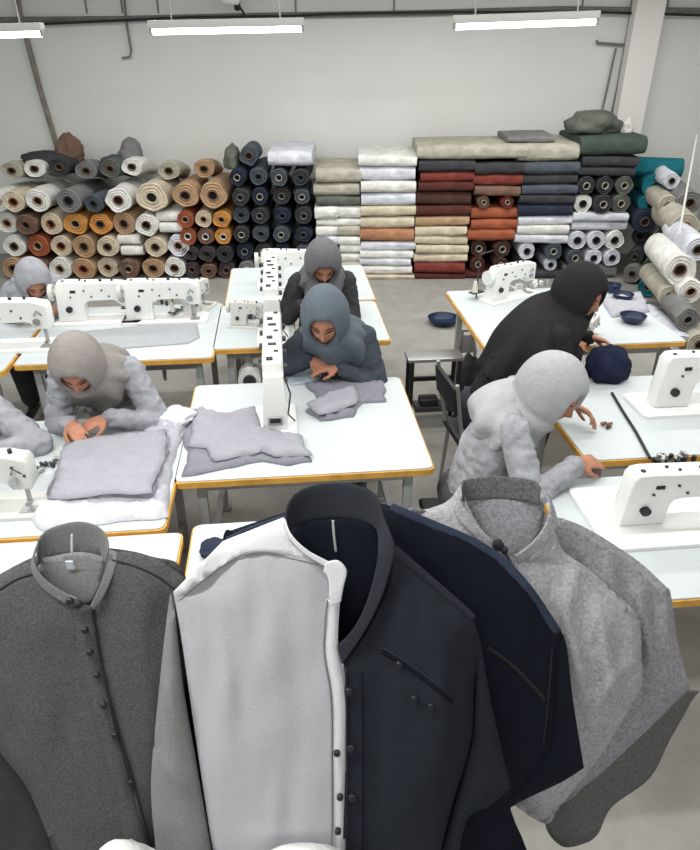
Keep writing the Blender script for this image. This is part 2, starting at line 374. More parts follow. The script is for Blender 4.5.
# left: end-on rolls, three rows of middling ones and a row of big ones on top
cols12 = [4, 27, 51, 75, 99, 123, 147, 169]
rowsC = [['tan', 'brown', 'white', 'tan', 'cream', 'brown', 'tan', 'white'],
         ['white', 'rust', 'cream', 'tan', 'cream', 'white', 'cream', 'cool'],
         ['white', 'brown', 'cream', 'orange', 'orange', 'tan', 'white', 'white']]
CN = ['leftmost', 'second', 'third', 'fourth', 'fifth', 'sixth', 'seventh', 'eighth', 'ninth']
for j in range(3):
    for i, px in enumerate(cols12):
        c = rowsC[j][i]; x = px + (5 if j % 2 else 0) + random.uniform(-1, 1)
        if j == 1 and i in (5,) or j == 2 and i == 7:        # flat folded pieces among the rolls
            for q in range(2): bolt(x-12, x+12, .25*j+.01+q*.12, .25*j+.12+q*.12, c, '%s folded piece among the rolls, row %s, %s of two' % (cname(c), ORD[j], ('lower', 'upper')[q]), 'folded pieces among the left rolls')
            continue
        roll(uv(U(x), VF+random.uniform(-.05, .05), .124+.243*j), random.uniform(.116, .130), c,
             '%s fabric roll seen end-on, %s row from the floor, %s from left' % (cname(c), ORD[j], CN[i]), 'end-on rolls at the left of the back wall',
             inner=random.choice([None, 'brown', 'rust', 'cream', 'tan']), sq=random.uniform(.84, 1.03))
big = [(4, 'white', .125), (20, 'cream', .12), (44, 'white', .13), (74, 'grey', .13), (98, 'slate', .10), (123, 'white', .135), (156, 'cream', .165), (189, 'tan', .14), (216, 'tan', .14)]
for i, (px, c, r) in enumerate(big):
    zc = .735 + r if px < 175 else .78 + r
    roll(uv(U(px), VF-.04, zc), r, c, 'large %s fabric roll on top, %s of the top row from left' % (cname(c), CN[i]), 'large rolls on top of the left stack', L=.95,
         inner=('tan', 'rust', 'tan', 'dark', 'dark', 'brown', 'cream', 'brown', 'brown')[i], sag=.05, sq=random.uniform(.86, .98))
# long rolls slumped over the back of the top row
for i, (px, c) in enumerate([(14, 'beige'), (37, 'white'), (62, 'dark'), (88, 'grey'), (112, 'greengrey'), (134, 'white'), (170, 'beige'), (205, 'tan')]):
    roll(uv(U(px), VF+.22, 1.13+.02*(i % 3)), .115, c, '%s roll slumped behind the big ones at the very top, %s from left' % (cname(c), CN[i]), 'rolls lying at the back of the left stack', L=.66, sag=.10, sq=.8)
# rust and plum rolls in the column beside the navy ones
cc = [['purple', 'brown', 'purple'], ['purple', 'purple', 'dark'], ['rust', 'brown', 'orange'], ['rust', 'cream', 'orange']]
for j in range(4):
    for i, px in enumerate((186, 204, 222)):
        roll(uv(U(px), VF+random.uniform(-.03, .03), .095+.19*j), .094, cc[j][i], '%s roll in the rust column, %s from the floor, %s' % (cname(cc[j][i]), ORD[j], ('left', 'middle', 'right')[i]), 'rolls of the rust and plum column', inner=('brown', 'dark', 'white', 'tan')[j], sq=random.uniform(.85, 1.05))
# near-black rolls
for s, (xs, gx) in enumerate((((242, 261), 'left'), ((282, 303), 'right'))):
    for j in range(6):
        for i, px in enumerate(xs):
            c = 'slate' if (j == 0 or (i+j+s) % 3 == 0) else ('navy' if (i+j) % 2 else 'dark')
            if j == 0: c = 'grey' if i == 0 else 'slate'
            roll(uv(U(px+random.uniform(-1.5, 1.5)), VF+random.uniform(-.04, .04), .10+.2*j), .098*random.uniform(.9, 1.02), c,
                 '%s roll in the %s dark column, %s row up, %s of its pair' % (cname(c), gx, ORD[j], ('left', 'right')[i]), 'dark rolls in the two dark columns', sq=random.uniform(.85, 1), inner=('cool' if (j == 0) else ('slate', 'grey', 'beige')[(i+j) % 3]))
roll(uv(U(252), VF+.1, 1.3), .10, 'slate', 'rounded slate grey roll crowning the left dark column', 'top pieces', L=.7, sag=.03)
bolt(272, 313, 1.21, 1.36, 'cool', 'bright white folded bolt crowning the right dark column', 'top pieces', v=VF+.0)
# folded columns; each entry: z thickness in px, colour
def column(px0, px1, spec, name, group, y0=277):
    tot = sum(s[0] for s in spec); z = 0.0
    for i, (hpx, c) in enumerate(reversed(spec)):
        h = hpx*.0107
        o_ = ORD[i] if i < len(ORD) else 'topmost'
        if isinstance(c, str): bolt(px0, px1, z, z+h*.99, c, '%s folded bolt in the %s, %s from the floor' % (cname(c), name, o_), group)
        elif c[0] == 'pair':
            mid = (px0+px1)/2
            bolt(px0, mid, z, z+h*.99, c[1], '%s folded bolt in the %s, %s layer up, left half' % (cname(c[1]), name, o_), group)
            bolt(mid, px1, z, z+h*.99, c[2], '%s folded bolt in the %s, %s layer up, right half' % (cname(c[2]), name, o_), group)
        else:
            cs = c[1:]; n = len(cs); r = min(h/2, (px1-px0)*PXM/n/2)
            for k, q in enumerate(cs):
                roll(uv(U(px0+(px1-px0)*(k+.5)/n), VF+random.uniform(-.03, .03), z+r), r*1.02, q, '%s roll in the %s, %s layer up, %s' % (cname(q), name, o_, ('left', 'right') [k] if n == 2 else ('left', 'middle', 'right')[k]), group, inner='dark' if q in ('white', 'cool') else 'beige')
        z += h
column(316, 361, [(14, 'beige'), (13, 'beige'), (9, 'greengrey'), (13, ('pair', 'white', 'white')), (7, 'white'), (10, ('pair', 'white', 'beige')), (9, ('pair', 'cool', 'white')), (9, ('pair', 'white', 'white')), (9, ('pair', 'beige', 'white')), (9, ('pair', 'white', 'beige')), (9, ('pair', 'white', 'white'))], 'beige and white column', 'folded bolts of the beige and white column')
column(360, 415, [(10, 'white'), (14, 'cool'), (11, 'white'), (13, 'cool'), (10, 'cream'), (12, 'cream'), (14, 'terracotta'), (9, 'cool'), (8, 'white'), (8, 'cool'), (9, 'white'), (5, 'cream')], 'white column with terracotta layer', 'folded bolts of the white column')
column(416, 470, [(11, 'dark'), (10, 'red'), (9, 'darkred'), (14, 'deepbrown'), (10, 'darkred'), (10, 'tan'), (10, 'cream'), (9, 'cream'), (9, 'cream'), (9, 'cream'), (12, 'red'), (6, 'darkred')], 'dark red and cream column', 'folded bolts of the dark red and cream column')
column(470, 517, [(11, 'dark'), (11, 'red'), (10, 'brown'), (12, ('roll', 'brown', 'red')), (11, 'rust'), (10, 'rust'), (12, 'rust'), (17, ('roll', 'deepbrown', 'deepbrown')), (15, ('roll', 'darkred', 'deepbrown')), (8, 'darkred')], 'rust red column', 'cloth of the rust red column')
column(517, 571, [(12, 'slate'), (10, 'dark'), (9, 'slate'), (9, 'dark'), (12, 'navy'), (9, 'cool'), (9, 'white'), (9, 'cool'), (17, ('roll', 'cool', 'slate')), (13, ('roll', 'slate', 'cool')), (8, 'dark')], 'slate and white column', 'cloth of the slate and white column')
column(571, 628, [(10, 'dark'), (9, 'dark'), (17, ('roll', 'dark', 'dark', 'greengrey')), (18, ('roll', 'white', 'dark', 'greengrey')), (9, 'cool'), (9, 'cool'), (19, ('roll', 'cool', 'cool', 'white')), (17, ('roll', 'slate', 'cool', 'cool')), (14, 'grey')], 'column by the pillar', 'cloth of the column next to the pillar')
bolt(414, 520, 1.275, 1.42, 'beige', 'long beige bolt bridging the dark red and rust columns', 'top pieces')
bolt(512, 569, 1.255, 1.43, 'beige', 'beige grey bolt crowning the slate and white column', 'top pieces')
bolt(500, 548, 1.43, 1.49, 'grey', 'thin grey cloth lying on the beige grey bolt', 'top pieces', v=VF+.1, d=.6)
bolt(568, 632, 1.31, 1.50, 'green', 'dark green bolt crowning the column next to the pillar', 'top pieces')
# sacks and loose bundles on top
def bundle(pos, d, c, label, cat='sack', name='cloth_bundle', amp=.25, rz=0, m=None, group=None):
    bm = bmesh.new(); bmesh.ops.create_icosphere(bm, subdivisions=4, radius=1); sd = random.random()*30
    for v in bm.verts:
        p = v.co.copy(); k = 1 + amp*noise.fractal(p*1.3+V((sd, 0, 0)), .9, 2, 4) + amp*.35*abs(noise.noise(p*4+V((sd, 3, 1))))
        z = p.z*k; z = z if z > -.55 else -.55
        v.co = V((p.x*k*d[0], p.y*k*d[1], (z+.55)*d[2]/1.4))
    mb = MB(); mb.bm.free(); mb.bm = bm
    o = mb.build(name, m or fm(c), auto=False); o.location = pos; o.rotation_euler = (0, 0, rz); return tag(o, label, cat, group)
bundle(uv(U(578)+.1, VF+.35, 1.50), (.28, .2, .2), 'greengrey', 'dark green grey sack slumped on the column next to the pillar')
bundle(uv(U(612)+.1, VF+.35, 1.50), (.07, .06, .12), 'white', 'small white bag tied beside the dark green sack')
bundle(uv(U(126), VF+.55, 1.17), (.12, .12, .22), 'grey', 'pointed grey bundle on top of the left stack')
bundle(uv(U(62), VF+.6, 1.16), (.14, .14, .26), 'brown', 'brown pointed bundle at the foot of the slanting pipe')
bundle(uv(U(40), VF+.5, 1.17), (.25, .14, .12), 'dark', 'flat near-black bundle on the left end of the stack')
bundle(uv(U(233), VF+.3, 1.16), (.09, .2, .2), 'greengrey', 'narrow grey bundle between the tan and navy rolls')
bundle(uv(U(110), VF+.5, 1.16), (.14, .14, .09), 'slate', 'low slate bundle left of the pointed grey one')
# teal rolls and the heap along the right wall
def wroll(px, py, z, r, c, label, L=.8, dirv=(.25, 1), pitch=0, inner=None):
    return roll(at(px, py, z), r, c, label, 'rolls heaped along the right wall', L=L, dirv=dirv, pitch=pitch, inner=inner)
D1 = (.1, 1); D2 = (.75, 1)
wroll(655, 187, .98, .13, 'teal', 'teal roll, upper of the two big teal ones', inner='teal')
wroll(651, 205, .80, .125, 'teal', 'teal roll, lower of the two big teal ones', inner='teal')
wroll(682, 168, 1.15, .10, 'teal', 'teal roll lying highest at the right', L=.7, dirv=(-1, .3))
wroll(672, 181, 1.1, .08, 'cool', 'pale roll tucked right of the teal ones', L=.6)
wroll(645, 222, .65, .12, 'navy', 'navy roll directly below the teal ones')
wroll(668, 206, .9, .1, 'beige', 'beige roll just right of the lower teal roll')
wroll(690, 203, .95, .12, 'grey', 'grey roll near the right edge, level with the teal ones')
wroll(685, 228, .80, .135, 'beige', 'beige roll with wide wound end near the right edge', inner='rust')
wroll(640, 236, .42, .10, 'greengrey', 'grey green roll, leftmost in the heap', dirv=D2)
wroll(664, 236, .62, .09, 'dark', 'near-black roll left of the wide cream roll', dirv=D2)
wroll(655, 250, .45, .09, 'dark', 'near-black roll lying aslant in the middle of the heap', dirv=D2)
wroll(674, 249, .6, .085, 'grey', 'grey roll above the big white one', dirv=D2)
wroll(635, 257, .28, .09, 'dark', 'near-black roll low in the heap beside the wall column', dirv=D2)
wroll(650, 268, .3, .09, 'green', 'dark green roll aslant low in the heap', dirv=D2)
wroll(664, 262, .42, .07, 'navy', 'navy roll aslant in the heap', dirv=D2)
wroll(632, 274, .12, .10, 'grey', 'grey roll on the floor at the left foot of the heap', dirv=D2)
wroll(648, 287, .12, .10, 'teal', 'dull teal roll on the floor in the heap', dirv=D2)
wroll(680, 270, .58, .14, 'white', 'big white roll at the right edge of the heap')
wroll(698, 250, .75, .11, 'cool', 'bluish white roll cut by the right edge')
wroll(670, 297, .33, .10, 'beige', 'beige roll under the big white one', inner='dark')
wroll(691, 292, .42, .11, 'white', 'white roll below the bluish white one', inner='tan')
wroll(664, 318, .11, .10, 'grey', 'grey roll on the floor in the lower heap', dirv=D2)
wroll(688, 320, .28, .10, 'grey', 'grey roll lowest at the right edge', inner='grey')
wroll(700, 345, .11, .11, 'beige', 'beige roll on the floor at the right edge')
wroll(683, 345, .09, .09, 'cool', 'pale roll on the floor, nearest of the heap', dirv=D1)
o = MB().tube([at(697, 135, 1.5), at(686, 195, 1.08), at(679, 235, .85)], .01, 8).build('pole', mat('pole_white', (.7, .7, .66), .5)); tag(o, 'thin white pole leaning over the heap by the right wall', 'pole')

# ------------------------------------------------------------- people
def capsule(bm, a, b, ra, rb, wax=None, fl=1.0, fl2=None, n=14):
    """closed tapered limb from a to b; fl squashes it across wax"""
    a = V(a); b = V(b); t = (b-a); L = t.length; t.normalize()
    x = (wax - t*wax.dot(t)).normalized() if wax is not None else t.orthogonal().normalized(); y = t.cross(x)
    fl2 = fl2 or fl
    rows = []
    for k in range(1, 5): q = math.pi/2*k/5; rows.append((-math.cos(q)*ra*min(1, fl), math.sin(q)*ra, fl))
    rows.append((0, ra, fl)); rows.append((L/2, (ra+rb)/2, (fl+fl2)/2)); rows.append((L, rb, fl2))
    for k in range(4, 0, -1): q = math.pi/2*k/5; rows.append((L+math.cos(q)*rb*min(1, fl2), math.sin(q)*rb, fl2))
    G = [[bm.verts.new(a + t*s + x*(math.cos(2*math.pi*k/n)*r) + y*(math.sin(2*math.pi*k/n)*r*f)) for k in range(n)] for s, r, f in rows]
    for i in range(len(G)-1):
        for k in range(n): bm.faces.new((G[i][k], G[i+1][k], G[i+1][(k+1) % n], G[i][(k+1) % n])[::-1])
    bm.faces.new(G[0]); bm.faces.new(G[-1][::-1])
def fuse(bm, name, vox, smooth_it, disp=None):
    bmesh.ops.recalc_face_normals(bm, faces=bm.faces)
    me = bpy.data.meshes.new(name); bm.to_mesh(me); bm.free()
    o = bpy.data.objects.new(name, me); col.objects.link(o)
    r = o.modifiers.new('r', 'REMESH'); r.mode = 'VOXEL'; r.voxel_size = vox
    if smooth_it: s = o.modifiers.new('s', 'SMOOTH'); s.factor = .5; s.iterations = smooth_it
    dg = bpy.context.evaluated_depsgraph_get(); m2 = bpy.data.meshes.new_from_object(o.evaluated_get(dg))
    bpy.data.objects.remove(o); bpy.data.meshes.remove(me)
    if disp:
        nn = [v.normal.copy() for v in m2.vertices]
        for v, n_ in zip(m2.vertices, nn): v.co = v.co + n_*disp(v.co, n_)
    m2.shade_smooth(); m2.name = name; return m2
def ik(a, c, l1, l2, hint):
    d = c-a; L = min(d.length, (l1+l2)*.995); d.normalize(); c = a+d*L
    x = (l1*l1 - l2*l2 + L*L)/(2*L); h = math.sqrt(max(0, l1*l1-x*x)); hn = (hint - d*hint.dot(d)).normalized()
    return a+d*x+hn*h, c
def hand(bm, wr, d, palm_n, side, curl=.5):
    """palm and five fingers; d = pointing direction, palm_n = out of the palm, side=+1: thumb on +cross"""
    d = d.normalized(); pn = (palm_n - d*palm_n.dot(d)).normalized(); s = d.cross(pn)*side
    capsule(bm, wr - d*.01, wr + d*.02, .024, .026, s, .75)
    capsule(bm, wr + d*.02, wr + d*.065, .032, .036, s, .42)
    for k, (off, ln) in enumerate(((.027, .070), (.009, .078), (-.009, .072), (-.026, .056))):
        b0 = wr + d*.055 + s*off*.8; b1 = wr + d*(.088-.006*abs(k-1.3)) + s*off; p = b1; dd = (d + s*off*3).normalized(); seg = (ln*.45, ln*.32, ln*.25)
        capsule(bm, b0, b1, .011, .0095)
        c = curl*(.6+.25*k)
        for j in range(3):
            dd = (dd*math.cos(c*.8) + pn*math.sin(c*.8)).normalized(); q = p + dd*seg[j]
            capsule(bm, p, q, .0092-.0008*j, .0086-.001*j, n=10); p = q
    t0 = wr + d*.02 + s*.022; t1 = t0 + (d*.6 + s*.75 + pn*.3).normalized()*.036; t2 = t1 + (d*.85 + s*.25 + pn*.45).normalized()*.03; t3 = t2 + (d*.9 - s*.1 + pn*.4).normalized()*.024
    capsule(bm, t0, t1, .014, .0115); capsule(bm, t1, t2, .011, .010); capsule(bm, t2, t3, .0098, .008)
def person(label, pelvis, facing, chest, neck, head, look, hl, hr, jacket, scarf, cape=.2, capew=.21, trous=None, knee_dir=None, vox=.007, rollh=0, el=(V((0, 0, -1)), V((0, 0, -1))), fists=.6, hs=1.12, wrinkle=.006, sleeve_m=None, inner=None, sc_r=1.0, knee=.42):
    pelvis, chest, neck, head = V(pelvis), V(chest), V(neck), V(head); f = V((math.cos(facing), math.sin(facing), 0)); L = V((-f.y, f.x, 0))   # L = person's left
    root = empty('person', (pelvis.x, pelvis.y, 0)); tag(root, label, 'person', None)
    o_ = root.location.copy()
    lean = (neck-pelvis).normalized()
    sh = {1: neck - lean*.05 + L*.155, -1: neck - lean*.05 - L*.155}
    hands = {1: V(hl), -1: V(hr)}
    el_, wr_ = {}, {}
    for s in (1, -1):
        d = hands[s]-sh[s]
        e, wv = ik(sh[s], hands[s] - d.normalized()*.08, .29, .26, el[0 if s == 1 else 1] + L*s*.6)
        el_[s], wr_[s] = e, wv
    look = V(look).normalized(); hr_ = look.cross(V((0, 0, 1))).normalized(); hu = hr_.cross(look).normalized()
    if rollh: q = Matrix.Rotation(rollh, 3, look); hr_ = q @ hr_; hu = q @ hu
    hipj = {s: pelvis + L*s*.09 for s in (1, -1)}
    kneej = {s: pelvis + f*knee + L*s*.11 + V((0, 0, .03)) for s in (1, -1)}
    ank = {s: V((kneej[s].x, kneej[s].y, .07)) - f*.06 for s in (1, -1)}
    wb = bmesh.new(); capsule(wb, neck-lean*.03, head - hu*.125*hs - look*.005, .085, .060*hs)
    bm = bmesh.new()
    capsule(bm, pelvis, chest, .12, .14, L, .7); capsule(bm, chest, neck - lean*.06, .145, .13, L, .62)
    capsule(bm, neck-lean*.08, head - hu*.05 - look*.02, .055, .05)
    for s in (1, -1):
        capsule(bm, sh[s], el_[s], .038, .032); capsule(bm, el_[s], wr_[s], .032, .024)
        capsule(bm, sh[s]*.7 + (neck-lean*.05)*.3, sh[s], .04, .038)
        dirn = (hands[s]-el_[s]).normalized()
        hand(bm, wr_[s], dirn*.9 + V((0, 0, -.25)), V((0, 0, -1)) + (-L*s)*.55, s, fists)
        capsule(bm, hipj[s], kneej[s], .085, .06); capsule(bm, kneej[s], ank[s], .056, .038)
        capsule(bm, ank[s] - f*.04 + V((0, 0, -.03)), ank[s] + f*.15 + V((0, 0, -.045)), .036, .024)
    # head
    hb = bmesh.new(); bmesh.ops.create_uvsphere(hb, u_segments=40, v_segments=30, radius=1)
    def hp(x, y, z): return head + hr_*x + look*y + hu*z
    for v in hb.verts:
        x, y, z = v.co; X = x*.074*1; Y = y*.092; Z = z*.112
        if z < 0: X *= 1-.38*(-z)**1.6; Y = Y*(1-.18*(-z)**2) if y < 0 else Y
        if y > 0:
            g = lambda cx, cz, sx, sz: math.exp(-((x-cx)/sx)**2-((z-cz)/sz)**2)
            Y += .024*g(0, -.22, .16, .16)*y + .012*g(0, -.02, .11, .22)*y
            Y -= .012*(g(.38, .03, .22, .13)+g(-.38, .03, .22, .13))
            Y += .006*(g(.36, .2, .3, .08)+g(-.36, .2, .3, .08))
            Y += .009*g(0, -.5, .26, .07) + .007*g(0, -.62, .22, .06) + .012*g(0, -.85, .3, .14) - .004*g(0, -.56, .3, .03)
            Y += .005*(g(.55, -.3, .25, .25)+g(-.55, -.3, .25, .25))
        v.co = hp(X*hs, Y*hs, Z*hs)
    tmp = bpy.data.meshes.new('t'); hb.to_mesh(tmp); hb.free(); bm.from_mesh(tmp); bpy.data.meshes.remove(tmp)
    me = fuse(bm, 'body', vox, 2)
    me.materials.append(SKIN); me.materials.append(LASH); me.materials.append(LIPS); me.materials.append(SHOE)
    for p in me.polygons:
        if p.center.z < .085: p.material_index = 3
    from mathutils.bvhtree import BVHTree
    bt = BVHTree.FromPolygons([v.co for v in me.vertices], [tuple(p.vertices) for p in me.polygons])
    def onface(x, z):
        q = bt.ray_cast(head + hr_*x*hs + hu*z*hs + look*.3, -look)
        return (q[0] or head+look*.09) + look*.0005 - o_
    for s in (1, -1):
        MB().tube([onface(s*x, z) for x, z in ((.014, .0), (.022, -.003), (.032, -.003), (.041, .002))], [.0015, .003, .003, .0015], 6).build('eyelid', LASH, root)
        MB().tube([onface(s*x, z) for x, z in ((.011, .019), (.022, .024), (.034, .023), (.044, .016))], [.0015, .0028, .0024, .001], 6).build('eyebrow', LASH, root)
    MB().tube([onface(x, z) for x, z in ((-.02, -.061), (-.01, -.06), (0, -.0615), (.01, -.06), (.02, -.061))], [.001, .004, .005, .004, .001], 6).build('lips', LIPS, root)
    for v in me.vertices: v.co -= o_
    body = bpy.data.objects.new('body', me); link(body, root)
    wm = fuse(wb, 'neck_wrap', .009, 2); wm.materials.append(scarf)
    for v in wm.vertices: v.co -= o_
    link(bpy.data.objects.new('neck_wrap', wm), root)
    # jacket
    jb = bmesh.new()
    capsule(jb, pelvis - V((0, 0, .0)), chest, .165, .16, L, .75, .68); capsule(jb, chest, neck-lean*.06, .165, .125, L, .66, .6)
    for s in (1, -1):
        capsule(jb, neck-lean*.05, sh[s], .06, .062); capsule(jb, sh[s], el_[s], .066, .056); capsule(jb, el_[s], wr_[s] - (wr_[s]-el_[s]).normalized()*.02, .056, .042)
    sd = random.random()*20
    def wr(co, n_):
        a = noise.noise(V((co.x*14+sd, co.y*14, co.z*26))); b = noise.noise(V((co.x*30+sd, co.y*26, co.z*40)))
        return wrinkle*.8*((.9-abs(a)*2.4) + .8*b)
    jm = fuse(jb, 'jacket', .011, 3, wr); jm.materials.append(jacket)
    for v in jm.vertices: v.co -= o_
    link(bpy.data.objects.new('jacket', jm), root)
    tb = bmesh.new(); capsule(tb, pelvis-L*.05, pelvis+L*.05, .15, .15, L, .9)
    for s in (1, -1): capsule(tb, hipj[s], kneej[s], .11, .085); capsule(tb, kneej[s], ank[s]+V((0, 0, .05)), .085, .065)
    tm = fuse(tb, 'trousers', .016, 3); tm.materials.append(trous or cloth('trousers_dark', (.05, .05, .06)))
    for v in tm.vertices: v.co -= o_
    link(bpy.data.objects.new('trousers', tm), root)
    # headscarf: loft from the crown over the head to the cape on the shoulders, open at the face
    n = 64; rows = []; hcen = head - look*.008
    for q in range(1, 14):
        a = math.radians(8 + q*8.2); rows.append([(hcen, hr_, look, hu*math.cos(a)*.137*hs*sc_r, math.sin(a)*.098*hs*sc_r, math.sin(a)*.119*hs*sc_r)])
    ring = []
    for row in rows:
        c, ax, ay, off, rx, ry = row[0]
        ring.append([c + off + ax*(math.cos(2*math.pi*k/n)*rx) + ay*(math.sin(2*math.pi*k/n)*ry) for k in range(n)])
    lastc = hcen + rows[-1][0][3]; lrx, lry = rows[-1][0][4], rows[-1][0][5]
    side = -L; front = (f - lean*f.dot(lean)).normalized(); base = neck - lean*.03
    NR = 12
    for q in range(1, NR+1):
        t = q/NR; e = min(1, t*1.6); e = e*e*(3-2*e)
        cen = lastc.lerp(base - lean*cape*max(0, (t-.3)/.7), min(1, t*2.2))
        ax = hr_.lerp(side, e).normalized(); ay = look.lerp(front, e).normalized()
        grow = math.sin(min(1, t*1.35)*math.pi/2)
        rx = lrx*(1-t)**1.5 + capew*grow; ry = lry*(1-t)**1.5 + capew*.72*grow
        rx = max(rx, lrx*(1.04-.1*t)); ry = max(ry, lry*(1.0-.25*t))
        rr = []
        for k in range(n):
            a = 2*math.pi*k/n; fold = .020*min(1, t*1.5)*math.sin(a*8+sd*3+t*4+math.sin(a*2)*1.5) + .007*t*math.sin(a*17+sd)
            drop = lean*(-.11*t*t*max(0, math.sin(a)))
            rr.append(cen + drop + ax*(math.cos(a)*(rx+fold)) + ay*(math.sin(a)*(ry+fold)))
        ring.append(rr)
    hb = bmesh.new()
    Vv = [[hb.verts.new(p - o_ + V((noise.noise(p*12), noise.noise(p*12+V((5, 0, 0))), 0))*.004) for p in r] for r in ring]
    top = hb.verts.new(hcen + hu*.139*hs*sc_r - o_)
    def fwid(Z): return .056*(1+min(0, max(-.4, .38*Z/.08/hs)))
    def inface(p):
        c = p + o_ - head; X, Y, Z = c.dot(hr_), c.dot(look), c.dot(hu)
        return Y > .02 and (X/fwid(Z)/hs)**2 + ((Z+.010)/.078/hs)**2 < 1
    for k in range(n): hb.faces.new((top, Vv[0][k], Vv[0][(k+1) % n]))
    for i in range(len(Vv)-1):
        for k in range(n):
            q = (Vv[i][k], Vv[i+1][k], Vv[i+1][(k+1) % n], Vv[i][(k+1) % n])
            if sum(inface(v.co) for v in q) >= 3: continue
            hb.faces.new(q)
    loose = [v for v in hb.verts if not v.link_faces]; bmesh.ops.delete(hb, geom=loose, context='VERTS')
    for v in hb.verts:      # draw the rim of the face opening smooth
        if v.is_boundary:
            c = v.co + o_ - head; X, Y, Z = c.dot(hr_), c.dot(look), c.dot(hu)
            if Y > .02 and abs(X) < .1 and abs(Z) < .13:
                rr = math.sqrt((X/fwid(Z)/hs)**2+((Z+.010)/.078/hs)**2)
                if rr > .3:
                    X2, Z2 = X/rr, (Z+.010)/rr-.010; v.co = v.co + hr_*(X2-X) + hu*(Z2-Z) - look*.006
                    q = bt.ray_cast(v.co + o_ + look*.3, -look)
                    if q[0] is not None and (q[0]-v.co-o_).length < .05: v.co = q[0] + look*.005 - o_
    mb = MB(); mb.bm.free(); mb.bm = hb
    mb.build('headscarf', scarf, root, solid=.007, sub=1, off=0, auto=False)
    return root
C_GREY = cloth('jacket_grey', (.30, .31, .34)); C_BEIGE = cloth('scarf_taupe', (.27, .25, .235), var=.08)
C_SLATE = cloth('jacket_slate', (.055, .065, .08)); C_SLATES = cloth('scarf_slate', (.115, .14, .165), var=.08); C_MID = cloth('scarf_mid', (.145, .145, .155), var=.08)
C_BLK = cloth('black_cloth', (.022, .021, .022), var=.1); C_LG = cloth('scarf_lightgrey', (.40, .41, .42), var=.06); C_LG2 = cloth('jacket_lightgrey', (.34, .35, .375), var=.3); C_DKJ = cloth('jacket_charcoal', (.045, .045, .05))
pi = math.pi
person('woman in taupe headscarf and grey shirt bending over the grey fabric pile', (-.90, 3.38, .52), -pi/2, (-.91, 3.24, .82), (-.91, 3.02, 1.02), (-.93, 2.87, 1.10), (.0, -.75, -.62), (-.87, 2.78, .80), (-.98, 2.74, .80),
       C_GREY, C_BEIGE, cape=.10, capew=.165, el=(V((.3, .5, -.3)), V((.1, .7, -.5))), wrinkle=.010, sc_r=1.04, knee=.30)
person('person in grey shirt mostly cut off by the left edge, beside the taupe headscarf', (-1.50, 3.2, .50), -pi/2, (-1.50, 3.0, .76), (-1.50, 2.86, .92), (-1.56, 2.74, .98), (-.2, -.75, -.62), (-1.34, 2.52, .79), (-1.55, 2.5, .80),
       C_GREY, C_BEIGE, cape=.1, capew=.16, el=(V((.8, .4, -.3)), V((-.7, .3, -.6))), wrinkle=.010, knee=.30)
person('person in pale grey scarf bent low at the back left', (-1.74, 4.92, .50), -pi/2, (-1.70, 4.75, .76), (-1.66, 4.6, .93), (-1.62, 4.50, 1.00), (.35, -.7, -.6), (-1.5, 4.36, .80), (-1.72, 4.32, .80),
       cloth('jacket_pale', (.30, .31, .35)), cloth('scarf_pale', (.32, .33, .36)), cape=.12, capew=.18, vox=.009)
person('woman in blue-grey headscarf and dark slate jacket at the middle table', (.33, 3.62, .52), -pi/2-.12, (.30, 3.53, .80), (.26, 3.40, 1.01), (.20, 3.28, 1.13), (-.16, -.85, -.45), (.21, 3.25, .80), (.13, 3.29, .81),
       C_SLATE, C_SLATES, cape=.14, capew=.17, el=(V((.8, .2, -.6)), V((-.6, .4, -.6))), vox=.006, hs=1.22, sc_r=1.03, knee=.2)
person('woman in grey headscarf and charcoal jacket behind the blue-grey headscarf', (.25, 4.42, .52), -pi/2, (.25, 4.37, .82), (.25, 4.30, 1.04), (.25, 4.20, 1.15), (.05, -.75, -.62), (.30, 4.05, .86), (.12, 4.05, .88),
       C_DKJ, C_MID, cape=.06, capew=.14, el=(V((-.1, .7, -.5)), V((.1, .7, -.5))), vox=.008, hs=1.16)
person('woman in black headscarf and black cloak seen from the side at back right', (1.10, 3.32, .52), .12, (1.22, 3.32, .82), (1.42, 3.34, 1.05), (1.57, 3.37, 1.18), (.66, -.74, -.36), (1.81, 3.47, .85), (1.63, 3.36, .84),
       C_BLK, C_BLK, cape=.40, capew=.22, el=(V((-.2, .3, -.8)), V((-.7, -.3, -.6))), vox=.007, hs=1.18, sc_r=1.05, knee=.3)
person('woman in light grey headscarf bending over the near right tables', (.80, 2.48, .52), -.1, (.85, 2.49, .79), (.94, 2.50, 1.01), (1.09, 2.45, 1.08), (.58, -.72, -.46), (1.40, 2.72, .85), (1.24, 2.24, .80),
       C_LG2, C_LG, cape=.13, capew=.165, el=(V((.2, .6, -.2)), V((-.7, -.0, -.6))), wrinkle=.008, vox=.006, hs=1.20, sc_r=1.06, knee=.2, trous=cloth('trousers_charcoal', (.09, .09, .095)))
# chairs
def chair(x, y, rz, label, back=True):
    r = empty('work_chair', (x, y, 0), rz); tag(r, label, 'chair')
    MB().box((0, 0, .40), (.36, .36, .04), bev=.012).build('seat', BLACK, r)
    for sx in (-1, 1):
        for sy in (-1, 1): MB().cyl((sx*.15, sy*.15, .38), (sx*.17, sy*.17, 0), .012, 8).build('leg', STEEL, r)
        if back: MB().tube([(sx*.15, -.16, .38), (sx*.16, -.21, .6), (sx*.16, -.24, .80)], .012, 8).build('back_post', STEEL, r)
    if back: MB().box((0, -.235, .70), (.33, .025, .16), Matrix.Rotation(.12, 3, 'X'), bev=.008).build('backrest', BLACK, r)
    return r
chair(-.90, 3.40, pi, 'black work chair under the woman in taupe headscarf', False)
chair(-1.42, 3.24, pi, 'black stool under the person cut off by the left edge', False)
chair(-1.76, 4.98, pi, 'black stool under the person at the back left', False)
